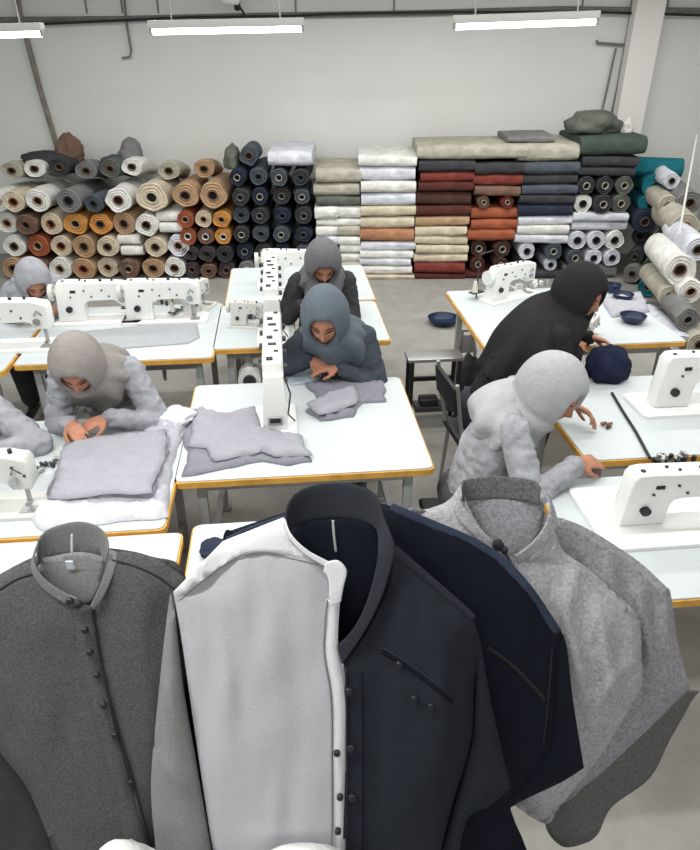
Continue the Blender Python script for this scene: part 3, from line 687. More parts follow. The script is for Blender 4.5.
chair(.34, 3.62, pi, 'black stool under the woman in blue-grey headscarf', False)
chair(.25, 4.46, pi, 'black stool under the woman in grey headscarf', False)
chair(1.09, 3.28, -pi/2+.1, 'black work chair with steel posts behind the woman in black')
chair(.78, 2.48, -pi/2, 'black stool under the woman in light grey', False)

# ------------------------------------------------------------- cloth on the tables
def sheet(poly, z, m, name, label, cat, th=.012, amp=.006, group=None, fold=0, seed=0, parent=None, step=.022, edge=.6):
    """cut cloth lying flat: outline given in the world, its own thickness and wrinkles"""
    P2 = [V((p[0], p[1])) for p in poly]; n = len(P2)
    bpts = []
    for i in range(n):
        a, b = P2[i], P2[(i+1) % n]; k = max(1, int((b-a).length/step))
        for j in range(k): bpts.append(a.lerp(b, j/k))
    if amp > .0015: bpts = [p + V((noise.noise(V((p.x*14+seed, p.y*14, 1))), noise.noise(V((p.x*14, p.y*14+seed, 7)))))*.014 for p in bpts]
    xs = [p.x for p in bpts]; ys = [p.y for p in bpts]; pts = list(bpts)
    y = min(ys)
    while y < max(ys):
        x = min(xs)
        while x < max(xs):
            q = V((x+random.uniform(-.3, .3)*step, y+random.uniform(-.3, .3)*step))
            if inside(q, bpts) and min((q-b).length for b in bpts) > step*.6: pts.append(q)
            x += step
        y += step
    nb = len(bpts); r = geometry.delaunay_2d_cdt(pts, [(i, (i+1) % nb) for i in range(nb)], [], 1, 1e-5)
    vs2, fs = r[0], r[2]; m_ = MB(); top = []; bot = []
    for q in vs2:
        d = min((q-b).length for b in bpts)
        h = th*min(1, d/.012)**.5*.9 + amp*(1+noise.noise(V((q.x*7+seed, q.y*7, 0)))) + amp*2.4*max(0, 1-abs(noise.noise(V((q.x*5+seed, q.y*9, 3)))*7))
        if d < 1e-4: h = th*.35
        top.append(m_.bm.verts.new((q.x, q.y, z+h))); bot.append(m_.bm.verts.new((q.x, q.y, z+.0005)))
    from collections import Counter
    ec = Counter()
    for f in fs:
        m_.bm.faces.new([top[i] for i in f]); m_.bm.faces.new([bot[i] for i in f][::-1])
        for a, b in zip(f, f[1:]+f[:1]): ec[(a, b)] += 1
    for (a, b) in list(ec):
        if (b, a) not in ec: m_.bm.faces.new((top[b], top[a], bot[a], bot[b]))
    o = m_.build(name, m, parent, auto=False)
    if label: tag(o, label, cat, group)
    return o
def inside(p, poly):
    c = False; n = len(poly); j = n-1
    for i in range(n):
        a, b = poly[i], poly[j]
        if (a.y > p.y) != (b.y > p.y) and p.x < (b.x-a.x)*(p.y-a.y)/(b.y-a.y)+a.x: c = not c
        j = i
    return c
def tp(pts, z=.75): return [at(x, y, z) for x, y in pts]
PG = cloth('piece_grey', (.33, .33, .37), var=.07); PG2 = cloth('piece_grey_light', (.40, .40, .44), var=.07); PG3 = cloth('piece_grey_dark', (.22, .22, .26), var=.1); PW = cloth('piece_white', (.60, .61, .64), var=.08)
sheet(tp([(182, 438), (196, 410), (222, 416), (252, 408), (262, 428), (300, 440), (312, 462), (290, 466), (262, 462), (232, 468), (205, 474), (184, 476), (188, 458)]), .752, PG3, 'cut_piece', 'darker grey cut piece at the bottom of the pile on the middle table', 'fabric', amp=.004, seed=2)
sheet(tp([(190, 440), (198, 412), (225, 418), (256, 410), (262, 432), (278, 445), (270, 455), (240, 462), (215, 466), (204, 454), (188, 450)]), .772, PG, 'cut_piece', 'grey curved cut piece topmost on the pile on the middle table', 'fabric', amp=.006, seed=5)
sheet(tp([(262, 432), (300, 440), (312, 461), (275, 462), (262, 455)]), .772, PG, 'cut_piece', 'grey narrow cut piece at the right of the pile on the middle table', 'fabric', amp=.006, seed=8)
sheet(tp([(305, 384), (345, 380), (384, 382), (386, 402), (362, 404), (352, 417), (320, 422), (306, 412), (318, 400)]), .752, PG3, 'sleeve_piece', 'dark grey folded sleeve beside the hands on the middle table', 'fabric', amp=.008, seed=11)
sheet(tp([(306, 410), (330, 400), (352, 390), (358, 398), (356, 410), (336, 418), (318, 421)]), .782, PG, 'sleeve_piece', 'grey folded sleeve lying over the dark one on the middle table', 'fabric', amp=.006, seed=12)
sheet(tp([(285, 368), (318, 362), (322, 382), (290, 386)]), .752, cloth('piece_blue', (.45, .53, .58)), 'paper_sheet', 'pale blue sheet under the hands of the woman in the middle', 'paper', th=.004, amp=.002)
sheet(tp([(32, 520), (50, 500), (150, 492), (165, 500), (170, 518), (110, 524), (44, 532)]), .752, PW, 'cut_piece', 'whitish crumpled piece under the front of the grey pile', 'fabric', amp=.012, seed=3)
sheet(tp([(142, 432), (176, 418), (186, 424), (172, 470), (168, 515), (150, 505), (156, 450)]), .752, PG2, 'cut_piece', 'pale grey strip at the right of the grey pile', 'fabric', amp=.012, seed=4)
for k in range(4):
    s = k*1.5
    sheet(tp([(44+s, 509-s), (66, 448), (100, 440), (170-s, 434), (172-s, 455), (158-s, 490), (152, 503-s), (110, 499), (60, 509-s)], .75+.012*k), .764+.014*k, (PG3, PG, PG3, PG)[k], 'cut_cloth', ('grey', 'grey', 'grey', 'smooth grey')[k] + ' cut panel in the pile at left, %s' % ('lowest', 'second from below', 'third from below', 'topmost')[k], 'fabric', group='stack of cut panels', amp=.002, seed=20+k, step=.03)
sheet(tp([(38, 515), (60, 455), (75, 452), (46, 520)]), .752, PW, 'cut_piece', 'white strip along the left of the grey pile', 'fabric', amp=.004)
sheet(tp([(83, 332), (196, 320), (200, 338), (188, 344), (84, 352)]), .752, cloth('mat_grey', (.36, .38, .40), var=.05), 'cloth_sheet', 'large grey sheet lying flat on the left table', 'fabric', th=.004, amp=.001)
sheet(tp([(600, 300), (640, 292), (650, 312), (612, 318)]), .752, PG2, 'cut_piece', 'pale grey cloth on the back right table', 'fabric', amp=.008)
for nm, pts, lb in (('crumpled_cloth', [(170, 400), (186, 404), (184, 428), (168, 424)], 'white crumpled cloth at the left corner of the middle table'),):
    bundle(at(176, 420, .76), (.09, .08, .05), 'cool', lb, 'fabric', 'crumpled_cloth')
bundle(at(75, 440, .755), (.04, .05, .035), 'tan', 'small tan scrap under the hands at the grey pile', 'fabric', 'fabric_scrap')
bundle(at(605, 378, .75), (.12, .10, .16), 'navy', 'navy cloth bundle on the table in front of the woman in black', 'fabric', 'cloth_bundle', m=cloth('navy_bag', (.012, .016, .04)))
# tool clutter
def clutter(name, pts, z, label, cat, n=14, m1=DKMET, m2=WHITE, s=.02):
    r = empty(name, at(*pts[0], z)); tag(r, label, cat)
    a = at(*pts[0], z); b = at(*pts[1], z)
    for k in range(n):
        p = a.lerp(b, random.random()) - a + V((random.uniform(-.02, .02), random.uniform(-.03, .03), s*.5))
        R_ = Matrix.Rotation(random.random()*3, 3, 'Z'); mm_ = (m1, m2)[k % 2]
        if k % 3: MB().box(p, (s*random.uniform(.8, 2.2), s*random.uniform(.6, 1.3), s), R_, bev=s*.2).build('clip', mm_, r)
        else: MB().cyl(p+V((0, 0, -s*.5)), p+V((0, 0, s)), s*.5, 10).build('bobbin', mm_, r)
    return r
clutter('tool_set', ((655, 462), (690, 458)), .755, 'dark and steel fittings at the end of the black cable on the right table', 'tools', 16, BLACK, STEEL)
clutter('tool_set', ((40, 470), (60, 462)), .755, 'small metal fittings beside the cream machine at left', 'tools', 12, DKMET, STEEL, .016)
clutter('tool_set', ((120, 300), (170, 305)), .755, 'small parts among the machines of the left table', 'tools', 14, DKMET, WHITE)
clutter('tool_set', ((500, 292), (545, 285)), .755, 'small white parts around the back right machine', 'tools', 22, WHITE, STEEL, .03)
clutter('tool_set', ((602, 424), (612, 426)), .755, 'small brown scissors and clips beside the hand at the right table', 'tools', 6, mat('wood_brown', (.3, .12, .06)), DKMET, .014)
clutter('tool_set', ((180, 310), (200, 311)), .755, 'dark clips and levers at the far right corner of the left table', 'tools', 12, DKMET, STEEL)
clutter('tool_set', ((236, 315), (262, 318)), .755, 'dark fittings left of the centre machines', 'tools', 10, DKMET, STEEL)
o = MB().tube([at(612, 393, .757), at(622, 410, .757), at(636, 432, .757), at(650, 458, .757)], .007, 8).build('power_cable', BLACK); tag(o, 'black cable running over the right table to the dark fittings', 'cable')
# blue bowls and cap
BLUE = mat('blue_plastic', (.008, .018, .06), .35)
def bowl(pos, r, h, label):
    m = MB(); n = 28; prof = [(0, 0), (r*.6, 0), (r*.9, h*.5), (r, h), (r*.96, h), (r*.85, h*.5), (r*.55, .008), (0, .008)]
    rows = [[(math.cos(2*pi*k/n)*max(q, .001), math.sin(2*pi*k/n)*max(q, .001), z) for k in range(n)] for q, z in prof]
    m.grid(rows, close_u=True); o = m.build('bowl', BLUE); o.location = pos; return tag(o, label, 'bowl')
bowl(at(632, 322, .752), .085, .05, 'dark blue bowl at the right front of the back right table')
bowl(at(622, 300, .752), .075, .05, 'dark blue bowl nearer the middle of the back right table')
bowl(at(612, 292, .752), .06, .06, 'dark blue bowl farthest back on the back right table')
bowl(at(443, 324, 0), .15, .07, 'round dark blue tray standing alone on the floor left of the back right table')
# low work stand in the aisle
ws = empty('work_stand', (1.0, 4.1, 0)); tag(ws, 'low steel work stand with a silver top in the aisle', 'stand')
c0 = at(434, 356, .5); ws.location = (c0.x, c0.y, 0)
MB().box((0, 0, .5), (.38, .16, .025), bev=.006).build('top', STEEL, ws)
for sx in (-1, 1):
    for sy in (-1, 1): MB().box((sx*.16, sy*.07, .245), (.025, .025, .49)).build('leg', BLACK, ws)
    MB().box((sx*.16, 0, .1), (.025, .14, .025)).build('side_bar', BLACK, ws)
MB().box((0, .07, .3), (.34, .02, .03)).build('cross_bar', BLACK, ws)
MB().box((.02, 0, .12), (.28, .12, .04), bev=.006).build('lower_shelf', DKMET, ws)
MB().box((-.02, 0, .165), (.13, .1, .05), bev=.01).build('pedal', BLACK, ws)
bundle(V((at(468, 400, .02).x, at(468, 400, .02).y, 0)), (.10, .09, .34), 'dark', 'black bag standing on the floor by the chair of the woman in black', 'bag', 'bag')
ss = empty('seat_back', at(455, 395, 0)); tag(ss, 'grey curved chair back standing left of the black bag', 'chair back')
MB().tube([(0, 0, 0), (0, .02, .35), (.03, .05, .5), (.1, .05, .5), (.13, .02, .35), (.13, 0, 0)], .014, 8).build('frame', STEEL, ss)
MB().box((.065, .04, .4), (.11, .015, .14), bev=.006).build('pad', GREYP, ss)
# navy folded cloth below the gap between the tables
bundle(at(216, 552, .752), (.055, .05, .04), 'navy', 'navy cloth on the table between the two front shirts', 'fabric', 'folded_cloth')

# ------------------------------------------------------------- the shirts on show in front
AL = math.radians(21)                                   # they lie back on a slope
PN = (-fh*math.cos(AL) + V((0, 0, 1))*math.sin(AL)).normalized()      # out of the slope, towards the hall's near end
P0 = V((0, 0, H)) + ray(330, 600)*.95
def pl(x, y, off=0.0):                                   # point of the slope, off = height above it
    d = ray(x, y); t = ((P0 + PN*off) - V((0, 0, H))).dot(PN)/d.dot(PN); return V((0, 0, H)) + d*t
def smoothpoly(pts, sharp=(), k=4, closed=True):
    out = []; n = len(pts)
    rng = range(n) if closed else range(n-1)
    for i in rng:
        if closed: p = [V(pts[(i+j) % n]) for j in (-1, 0, 1, 2)]
        else: p = [V(pts[max(0, min(n-1, i+j))]) for j in (-1, 0, 1, 2)]
        if i in sharp: p[0] = p[1]
        if (i+1) % n in sharp: p[3] = p[2]
        for j in range(k):
            t = j/k; out.append(.5*((2*p[1]) + (p[2]-p[0])*t + (2*p[0]-5*p[1]+4*p[2]-p[3])*t*t + (3*p[1]-p[0]-3*p[2]+p[3])*t**3))
    if not closed: out.append(V(pts[-1]))
    return out
OFF = [0.0]; HF = {}
def puffed(name, poly, base, thick, m, parent, sharp=(), flatedges=(), folds=None, back=.4, step=6, width=38, seed=0, wr=.003, drape=None, rimt=.0015):
    """padded cloth panel: outline on the slope, filled to a rounded body with folds, closed at the back"""
    P2 = smoothpoly(poly, sharp, 5)
    P2 = [p for i, p in enumerate(P2) if (p-P2[i-1]).length > .5]; nb = len(P2)
    segs = []; n = len(poly)
    hard = []                                            # outline pieces that curl under
    for i in range(n):
        if i in flatedges: continue
        hard.append((V(poly[i]), V(poly[(i+1) % n])))
    def dist(q):
        d = 1e9
        for a, b in hard:
            ab = b-a; t = max(0, min(1, (q-a).dot(ab)/ab.dot(ab))); d = min(d, (q-a-ab*t).length)
        return d
    pts = list(P2); xs = [p.x for p in P2]; ys = [p.y for p in P2]; y = min(ys); r = 0
    while y < max(ys):
        x = min(xs) + (step/2 if r % 2 else 0)
        while x < max(xs):
            q = V((x, y))
            if inside(q, P2) and min((q-b).length for b in P2) > step*.55: pts.append(q)
            x += step
        y += step*.87; r += 1
    res = geometry.delaunay_2d_cdt(pts, [(i, (i+1) % nb) for i in range(nb)], [], 1, 1e-4)
    mb = MB(); top = []; bot = []; hh = []
    for q in res[0]:
        d = dist(q); e = 1-math.exp(-(d/width)**1.0*1.8); e2 = math.sqrt(max(0, 1-(1-min(1, d/(width*.35)))**2))
        h = thick*(.72*e + .28*e2)
        f = 0
        if folds:
            for (fx, fy, tx, ty, amp, wd) in folds:       # a fold ridge from (fx,fy) to (tx,ty)
                a = V((fx, fy)); ab = V((tx-fx, ty-fy)); t = (q-a).dot(ab)/ab.dot(ab); tt = max(0, min(1, t)); dd = (q-a-ab*tt).length
                f += amp*math.exp(-(dd/wd)**2)*(math.sin(math.pi*min(1, max(0, (tt*.8+.2)))) if tt < 1 else .2)
        ww = wr*(noise.noise(V((q.x*.022+seed, q.y*.007, 0)))*1.8 + noise.noise(V((q.x*.06+seed, q.y*.016, 5)))*.9)
        h += (f + ww)*e2
        hh.append(base+h+rimt)
        top.append(mb.bm.verts.new(pl(q.x, q.y, base+h+rimt))); bot.append(mb.bm.verts.new(pl(q.x, q.y, base-rimt-thick*back*e)))
    def height(x, y):
        q = V((x, y)); best = None
        if not inside(q, P2): return None
        ds = sorted(((q-p).length, i) for i, p in enumerate(res[0]))[:3]; w_ = [1/(a+.01) for a, i in ds]
        return sum(w*hh[i] for w, (a, i) in zip(w_, ds))/sum(w_)
    HF[name] = height
    ec = set()
    for fc in res[2]:
        mb.bm.faces.new([top[i] for i in fc]); mb.bm.faces.new([bot[i] for i in fc][::-1])
        for a, b in zip(fc, fc[1:]+fc[:1]): ec.add((a, b))
    for (a, b) in ec:
        if (b, a) not in ec: mb.bm.faces.new((top[b], top[a], bot[a], bot[b]))
    return mb.build(name, m, parent, auto=False)
def hfun(poly): return None
def band(name, up_, lo, m, parent, th=.003, k=6, bulge=.0):
    """cloth band between two 3-D curves given as (px, py, height above slope)"""
    A = smoothpoly(up_, k=k, closed=False); B = smoothpoly(lo, k=k, closed=False); A = [V((p.x, p.y, p.z+OFF[0])) for p in A]; B = [V((p.x, p.y, p.z+OFF[0])) for p in B]
    n = min(len(A), len(B)); rows = []
    for s in range(5):
        t = s/4; row = []
        for i in range(n):
            q = A[i].lerp(B[i], t); row.append(pl(q.x, q.y, q.z + bulge*math.sin(t*math.pi)))
        rows.append(row)
    mb = MB(); mb.grid(rows); return mb.build(name, m, parent, solid=th, off=0, sub=1, auto=False)
def strip(name, pts, wd, m, parent, th=.0014, on=None, lift=.0006):
    """flat raised strip following a line on the cloth; pts (px,py,h)"""
    A = smoothpoly(pts, k=8 if on else 5, closed=False); mb = MB(); L_, R_ = [], []
    if on:
        Z = [on(p.x, p.y) for p in A]; A = [V((p.x, p.y, z+lift)) for p, z in zip(A, Z) if z is not None]
    else: A = [V((p.x, p.y, p.z+OFF[0])) for p in A]
    for i, p in enumerate(A):
        t = A[min(i+1, len(A)-1)] - A[max(i-1, 0)]; nx, ny = -t.y, t.x; l = math.hypot(nx, ny) or 1
        L_.append(pl(p.x+nx/l*wd/2, p.y+ny/l*wd/2, p.z)); R_.append(pl(p.x-nx/l*wd/2, p.y-ny/l*wd/2, p.z))
    M_ = [(a+b)/2 + PN*th*.4 for a, b in zip(L_, R_)]
    mb.grid([L_, M_, R_]); return mb.build(name, m, parent, solid=th, off=0, auto=False)
def button(px, py, h, parent, r=.0055, m=BLACK, on=None):
    if on: h = (on(px, py) or 0) + .0035
    c = pl(px, py, h); mb = MB(); t = PN
    mb.tube([c-t*.002, c+t*.003, c+t*.0042], [r, r, r*.75], 16)
    a = PN.orthogonal().normalized()
    mb.tube([c+t*.0042, c+t*.0062], [r*.35, r*.3], 8)
    return mb.build('button', m, parent)
def garment(label, name='shirt'):
    r = empty(name, (0, 0, 0)); tag(r, label, 'shirt'); return r
def rebase(r, px, py, off):
    p = pl(px, py, off); r.location = p
    for c in r.children:
        if c.type == 'MESH': c.data.transform(Matrix.Translation(-p))
def sm(name, c, sc_=900, var=.10, bump=.5, vs_=350): 
    return mat(name, c, .88, bump, sc_, var=var, vscale=vs_, spec=.15)
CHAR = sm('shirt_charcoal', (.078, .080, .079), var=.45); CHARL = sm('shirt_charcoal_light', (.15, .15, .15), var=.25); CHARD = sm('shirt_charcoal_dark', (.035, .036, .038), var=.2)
LGT = sm('shirt_lightgrey', (.44, .44, .47), var=.06); LGT2 = sm('shirt_paleyoke', (.66, .66, .68), var=.06); SLV_SHADE = sm('shirt_sleeve_shade', (.22, .22, .22), var=.2)
NAVY = sm('shirt_navy', (.018, .021, .029), var=.22); NAVY2 = sm('shirt_navy_band', (.027, .030, .038), var=.3); NAVYB = sm('shirt_deepnavy', (.006, .0075, .015), var=.2); NAVYL = sm('shirt_navy_shoulder', (.035, .046, .075), var=.3)
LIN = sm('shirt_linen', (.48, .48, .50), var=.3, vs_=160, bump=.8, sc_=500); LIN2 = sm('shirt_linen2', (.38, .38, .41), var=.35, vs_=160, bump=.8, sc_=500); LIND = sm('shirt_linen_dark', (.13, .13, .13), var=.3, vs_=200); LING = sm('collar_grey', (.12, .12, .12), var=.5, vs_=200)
SEAM_D = mat('thread_dark', (.008, .008, .01), .8); SEAM_L = mat('thread_pale', (.3, .3, .3), .8)
LABEL = mat('label_white', (.6, .68, .72), .7)

# --- 1: charcoal shirt at the left
g1 = garment('charcoal shirt with dark buttons at the far left of the front row'); B = -.03; OFF[0] = B
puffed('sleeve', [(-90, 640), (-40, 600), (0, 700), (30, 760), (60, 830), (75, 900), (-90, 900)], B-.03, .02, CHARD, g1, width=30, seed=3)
puffed('back_panel', [(-40, 600), (0, 574), (36, 556), (70, 548), (108, 548), (150, 556), (186, 578), (180, 700), (168, 900), (80, 900), (20, 780), (-20, 700)], B-.020, .004, CHAR, g1, wr=.001)
puffed('front_panel', [(-42, 604), (0, 574), (34, 560), (38, 580), (52, 592), (76, 603), (93, 606), (100, 585), (109, 551), (150, 556), (187, 579), (184, 700), (166, 900), (82, 900), (30, 793), (0, 752), (-25, 700)], B, .022, CHAR, g1,
       sharp=(2, 5, 6, 8, 10), flatedges=(2, 3, 4, 5, 6, 7), seed=1, folds=[(20, 650, 60, 850, .006, 22), (140, 590, 150, 800, .005, 16), (40, 620, 110, 640, .004, 18)])
FP = HF['front_panel']
band('collar', [(37, 545, -.002), (40, 536, -.012), (52, 527, -.022), (78, 521, -.026), (98, 526, -.022), (107, 536, -.012), (109, 549, 0)],
     [(37, 566, .0), (42, 563, -.012), (54, 558, -.024), (78, 553, -.028), (96, 556, -.024), (104, 561, -.012), (105, 566, 0)], CHARL, g1)
band('collar', [(37, 545, .000), (34, 560, .014), (42, 576, .022), (60, 590, .026), (78, 598, .028)], [(32, 560, .006), (32, 572, .016), (42, 588, .022), (60, 601, .026), (76, 608, .027)], CHARL, g1)
band('collar', [(109, 549, .0), (108, 562, .014), (102, 580, .022), (96, 594, .027), (90, 606, .029)], [(118, 552, .006), (116, 566, .016), (110, 584, .023), (102, 600, .026), (93, 610, .028)], CHARL, g1)
puffed('inner_back', [(38, 562), (54, 556), (78, 552), (98, 555), (106, 563), (100, 590), (90, 606), (70, 604), (46, 590)], B-.012, .002, sm('inner_grey', (.20, .20, .20), var=.25), g1, wr=.0005)
o = MB(); c = pl(70, 565, B-.004); o.box(c, (.011, .002, .014), Matrix.Rotation(-PS, 3, 'Z')); o.build('label_tag', LABEL, g1)
strip('hang_loop', [(72, 534, -.018), (72, 550, -.012), (73, 562, -.012)], 2.5, mat('loop', (.3, .3, .3)), g1, .001)
strip('placket', [(82, 608, .0215), (90, 660, .0235), (103, 720, .0235), (122, 790, .0235), (146, 880, .023)], 19, CHAR, g1, .0014, on=FP)
strip('placket_edge', [(92, 606, .0225), (101, 660, .0245), (115, 720, .0245), (134, 785, .0245), (160, 880, .023)], 2.2, SEAM_D, g1, .0014, on=FP, lift=.0025)
strip('shoulder_seam', [(112, 560, .010), (135, 566, .0165), (160, 578, .015), (182, 596, .006)], 2.0, CHARD, g1, .0014, on=FP)
strip('shoulder_seam', [(33, 574, .010), (15, 580, .013), (-10, 596, .010)], 2.0, CHARD, g1, .0014, on=FP)
for x, y in ((85, 630), (90, 652), (97, 675), (104, 705), (115, 735), (131, 782)): button(x, y, 0, g1, .0045, on=FP)
button(78, 604, .003, g1, .006); button(70, 601, .003, g1, .005)

# --- 2: two-tone shirt, light grey left half and navy right half
g2 = garment('large two-tone shirt, light grey left half and navy right half, in the middle front'); B2 = 0.0; OFF[0] = 0
puffed('back_panel', [(230, 540), (287, 520), (300, 512), (333, 508), (366, 510), (384, 522), (433, 585), (470, 620), (468, 740), (440, 900), (205, 900), (190, 735), (178, 620)], B2-.032, .004, NAVYB, g2, wr=.001)
puffed('sleeve', [(172, 594), (167, 616), (158, 699), (151, 781), (155, 840), (165, 900), (222, 900), (212, 850), (196, 760), (184, 690), (178, 640)], B2-.002, .022, SLV_SHADE, g2, width=22, seed=6, folds=[(165, 680, 190, 740, .006, 9), (160, 760, 195, 800, .005, 9)])  # same light grey cloth; the sleeve's shade is put into this darker colour
puffed('front_panel', [(223, 541), (284, 518), (288, 536), (300, 550), (326, 563), (341, 575), (338, 640), (346, 690), (346, 900), (226, 900), (213, 850), (196, 740), (180, 630), (173, 592)], B2, .030, LGT, g2,
       sharp=(0, 1, 4, 5, 8, 9, 13), flatedges=(1, 2, 3, 4, 5, 6, 7, 8), seed=2, wr=.004, folds=[(230, 600, 215, 840, .005, 14), (322, 620, 315, 840, .003, 12), (265, 590, 262, 830, .003, 20)])
FP = HF['front_panel']
FPL = FP
puffed('yoke', [(173, 592), (223, 541), (284, 517), (289, 537), (300, 550), (327, 564), (296, 558), (262, 552), (228, 562), (178, 600)], B2+.010, .020, LGT2, g2, width=30, sharp=(0, 1, 2, 5, 9), flatedges=(0, 2, 3, 4, 5, 6, 7, 8), wr=.001)
strip('yoke_seam', [(178, 601, .012), (200, 582, .024), (228, 563, .030), (262, 553, .033), (298, 559, .034), (326, 566, .034)], 1.6, SEAM_L, g2, .0014, on=FP)
band('collar', [(285, 520, .012), (288, 503, .0), (301, 489, -.016), (333, 482, -.026), (365, 487, -.016), (379, 500, .0), (385, 524, .014)],
     [(289, 538, .008), (291, 530, -.004), (304, 524, -.022), (333, 520, -.030), (362, 522, -.022), (376, 530, -.004), (379, 544, .010)], NAVY2, g2, .004)
puffed('inner_back', [(289, 532), (304, 523), (333, 519), (362, 521), (378, 530), (378, 575), (362, 612), (338, 648), (336, 575), (300, 552)], B2-.020, .002, NAVYB, g2, wr=.0005)
band('front_collar', [(284, 518, .016), (290, 533, .030), (306, 549, .036), (326, 560, .038), (338, 564, .038)], [(287, 528, .018), (292, 541, .030), (306, 555, .035), (326, 567, .037), (336, 574, .037)], LGT2, g2, .003)
band('collar_tab', [(326, 562, .038), (338, 560, .041), (347, 570, .042), (344, 586, .041), (341, 602, .038)], [(323, 572, .037), (327, 576, .038), (329, 586, .038), (329, 596, .038), (331, 606, .037)], LGT2, g2, .004)
strip('placket', [(333, 600, .034), (331, 650, .0345), (338, 700, .0345), (339, 780, .0345), (339, 890, .0345)], 14, LGT2, g2, .0014, on=FP)
strip('placket_seam', [(327, 600, .036), (324, 650, .036), (331, 700, .0365), (332, 780, .0365), (332, 890, .0365)], 1.2, SLV_SHADE, g2, .0014, on=FP, lift=.0025)
puffed('front_panel', [(384, 522), (395, 550), (433, 584), (472, 618), (478, 640), (474, 690), (470, 745), (448, 820), (430, 900), (340, 900), (345, 780), (344, 664), (368, 630), (388, 590), (393, 555)], B2-.002, .032, NAVY, g2,
       sharp=(0, 3, 8, 9, 11), flatedges=(9, 10, 11, 12, 13, 14), seed=9, wr=.004, folds=[(400, 600, 400, 800, .004, 14), (440, 620, 445, 800, .006, 12), (375, 700, 372, 850, .003, 14)])
FP = HF['front_panel']
puffed('sleeve', [(474, 620), (480, 640), (491, 701), (503, 755), (511, 788), (490, 806), (466, 822), (450, 900), (432, 900), (450, 820), (470, 745), (474, 690)], B2-.010, .022, NAVY, g2, width=20, seed=12, sharp=(0, 4))
strip('shoulder_strip', [(393, 550, .016), (412, 566, .021), (433, 583, .021), (455, 601, .020), (474, 622, .012)], 11, NAVY2, g2, .0014, on=FP)
band('lapel', [(383, 515, .014), (392, 536, .030), (395, 552, .034), (384, 592, .036), (366, 630, .037), (342, 666, .036)], [(378, 530, .012), (378, 548, .024), (376, 566, .030), (366, 603, .034), (352, 630, .036), (337, 645, .036)], NAVY2, g2, .004)
strip('placket_edge', [(346, 668, .036), (347, 740, .0365), (347, 890, .0365)], 2.0, SEAM_D, g2, .0014, on=FP, lift=.0025)
strip('placket_seam', [(362, 672, .0345), (363, 740, .0345), (363, 890, .0345)], 1.2, NAVYB, g2, .0014, on=FP, lift=.0025)
strip('pocket_welt', [(382, 652, .0345), (400, 662, .0355), (425, 680, .0355), (452, 702, .030)], 3, NAVYB, g2, .0014, on=FP)
strip('pocket_seam', [(382, 648, .0355), (400, 658, .036), (426, 676, .036), (454, 698, .030)], 1.2, NAVY2, g2, .0014, on=FP)
for x, y in ((347, 647), (349, 691), (351, 748), (352, 797)): button(x, y, 0, g2, .0055, on=FP)
for x, y in ((337, 753), (340, 797), (338, 831)): button(x, y, .039, g2, .0045)
for x, y in ((414, 698), (431, 706), (399, 664)): button(x, y, 0, g2, .0045, on=FP)
strip('label_tag', [(333, 520, -.018), (334, 535, -.014), (336, 552, -.013)], 2.5, mat('loop2', (.25, .27, .27)), g2, .001)

# --- 3: deep navy shirt behind it
OFF[0] = 0
g3 = garment('deep navy shirt just behind the two-tone shirt'); B3 = -.085
puffed('front_panel', [(222, 548), (232, 530), (286, 512), (333, 500), (384, 504), (428, 521), (470, 538), (501, 556), (530, 585), (561, 633), (562, 680), (560, 730), (545, 765), (510, 800), (528, 860), (500, 900), (240, 900), (225, 700)], B3, .035, NAVYB, g3,
       sharp=(1, 9), seed=14, width=44, wr=.005, folds=[(480, 580, 500, 740, .006, 12), (520, 620, 525, 740, .006, 10), (440, 560, 470, 700, .006, 12)])
FP = HF['front_panel']
puffed('sleeve', [(556, 626), (566, 643), (573, 700), (584, 768), (560, 783), (520, 802), (486, 822), (500, 790), (540, 745), (549, 712), (553, 670)], B3-.006, .022, NAVYB, g3, width=18, sharp=(0, 3), seed=15)
strip('shoulder_strip', [(390, 509, .0-.075), (428, 525, -.060), (470, 543, -.058), (500, 562, -.058), (528, 592, -.058), (556, 634, -.068)], 13, NAVYL, g3, .0014, on=FP)
strip('shoulder_strip', [(228, 543, -.076), (250, 533, -.070), (286, 520, -.068)], 12, NAVYL, g3, .0014, on=FP)
strip('pocket_welt', [(488, 648, -.049), (515, 668, -.048), (545, 700, -.058)], 4, SEAM_D, g3, .0014, on=FP)
strip('side_seam', [(552, 650, -.062), (548, 700, -.060), (543, 745, -.066)], 1.6, SEAM_D, g3, .0014, on=FP)

# --- 5: farthest linen shirt, then 4 in front of it
g5 = garment('pale grey linen shirt farthest right in the front row'); B5 = -.23
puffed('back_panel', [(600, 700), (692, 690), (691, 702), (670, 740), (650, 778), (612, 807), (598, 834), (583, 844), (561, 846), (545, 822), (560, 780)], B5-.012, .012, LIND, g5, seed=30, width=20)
puffed('front_panel', [(500, 560), (530, 520), (556, 517), (592, 531), (636, 560), (670, 590), (674, 612), (677, 640), (690, 688), (662, 716), (622, 754), (590, 782), (550, 800), (500, 700)], B5, .03, LIN2, g5, sharp=(5, 8), seed=31, width=34, step=4.2, wr=.006,
       folds=[(610, 565, 640, 700, .018, 8), (640, 590, 655, 690, .018, 7), (585, 550, 620, 660, .016, 9), (663, 610, 672, 690, .014, 5), (600, 700, 660, 650, .015, 9)])
FP = HF['front_panel']
strip('shoulder_strip', [(560, 524, B5+.018), (592, 539, B5+.026), (634, 566, B5+.028), (664, 594, B5+.02)], 13, LIN, g5, .0014, on=FP)
g4 = garment('pale grey linen shirt with stand-up collar, second from right in the front row'); B4 = -.16
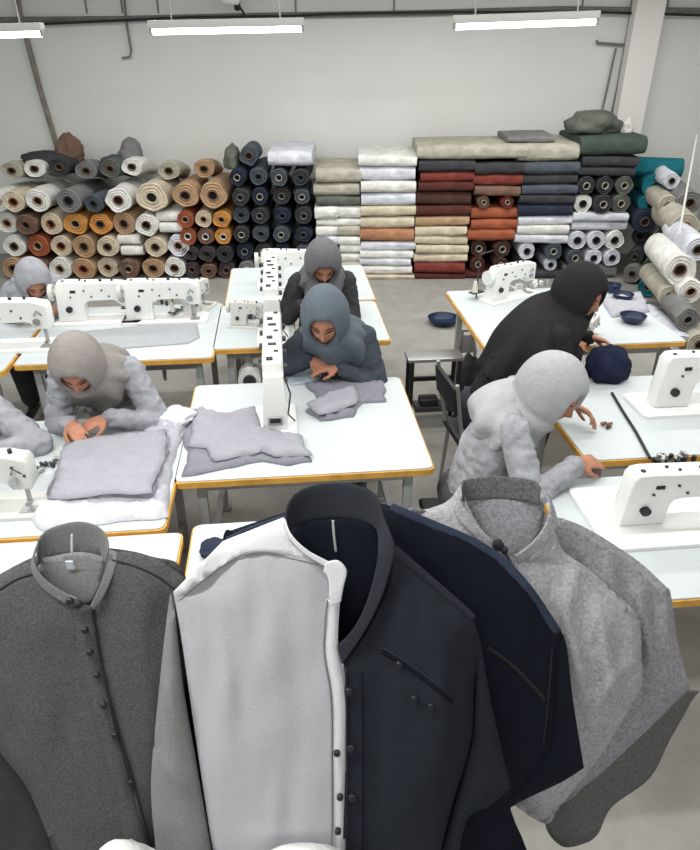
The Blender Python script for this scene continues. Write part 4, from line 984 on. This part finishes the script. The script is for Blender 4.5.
puffed('front_panel', [(404, 520), (428, 509), (446, 502), (462, 486), (470, 510), (484, 532), (500, 548), (518, 560), (536, 550), (551, 508), (561, 548), (587, 568), (631, 607), (641, 632), (642, 688), (612, 738), (588, 772), (560, 806), (540, 822), (470, 760), (420, 640)], B4, .035, LIN, g4,
       sharp=(3, 7, 9, 14), flatedges=(3, 4, 5, 6, 7, 8), seed=40, width=42, step=4.2, wr=.006, folds=[(560, 600, 600, 740, .018, 9), (600, 610, 615, 720, .015, 8), (575, 570, 560, 640, .013, 8), (540, 590, 570, 740, .015, 10), (600, 700, 638, 650, .011, 8)])
FP = HF['front_panel']
puffed('inner_back', [(462, 496), (500, 494), (538, 498), (544, 520), (530, 548), (516, 562), (494, 545), (476, 522)], B4-.006, .003, LIN2, g4, wr=.001)
band('collar', [(462, 484, B4+.02), (466, 479, B4+.0), (500, 476, B4-.01), (534, 480, B4+.0), (540, 486, B4+.02)], [(464, 502, B4+.02), (468, 501, B4+.004), (500, 499, B4-.004), (532, 503, B4+.004), (538, 506, B4+.02)], LING, g4, .004)
band('collar', [(462, 484, B4+.022), (459, 496, B4+.035), (470, 516, B4+.042), (484, 532, B4+.044), (500, 547, B4+.044)], [(450, 500, B4+.018), (454, 514, B4+.03), (466, 528, B4+.036), (482, 543, B4+.038), (498, 556, B4+.038)], LIN, g4, .003)
band('collar', [(538, 482, B4+.016), (549, 503, B4+.035), (545, 524, B4+.042), (532, 542, B4+.044), (514, 556, B4+.044)], [(550, 497, B4+.010), (557, 520, B4+.03), (552, 538, B4+.036), (536, 553, B4+.038), (518, 564, B4+.038)], LIN, g4, .003)
strip('shoulder_strip', [(552, 548, B4+.014), (586, 575, B4+.026), (626, 612, B4+.022)], 9, LIN, g4, .0014, on=FP)
strip('collar_cord', [(500, 548, B4+.046), (507, 556, B4+.046), (512, 566, B4+.044)], 3, LING, g4, .0014)
button(498, 545, B4+.05, g4, .009); button(504, 550, B4+.05, g4, .006)
strip('placket', [(508, 560, B4+.034), (516, 620, B4+.037), (524, 700, B4+.037)], 14, LIN2, g4, .0014, on=FP)
for r_, a in ((g1, (80, 700, -.03)), (g2, (330, 700, 0)), (g3, (500, 700, B3)), (g4, (560, 700, B4)), (g5, (620, 700, B5))): rebase(r_, *a)
# counter under the hems, and two white cloths on it
cz = pl(300, 905, 0)
ct = empty('display_counter', (cz.x, cz.y, 0)); tag(ct, 'plain counter below the front row of shirts, under the lower edge of the photo', 'counter')
ct.rotation_euler = (0, 0, -PS)
MB().box((-.02, -.02, cz.z-.02), (.95, .16, .03), bev=.005).build('top', TOP, ct)
for sx in (-.42, .38):
    for sy in (-.07, .03): MB().box((sx, sy, (cz.z-.03)/2), (.03, .03, cz.z-.035)).build('leg', STEEL, ct)
WC = cloth('white_cloth', (.62, .62, .61), var=.06)
bundle(pl(133, 905, .06), (.05, .04, .118), 'white', 'white rounded cloth at the bottom edge in front of the charcoal shirt', 'cloth', 'white_cloth', m=WC, amp=.12)
bundle(pl(300, 905, .06), (.085, .04, .115), 'white', 'white rounded cloth at the bottom edge in front of the light grey half', 'cloth', 'white_cloth', m=WC, amp=.12)
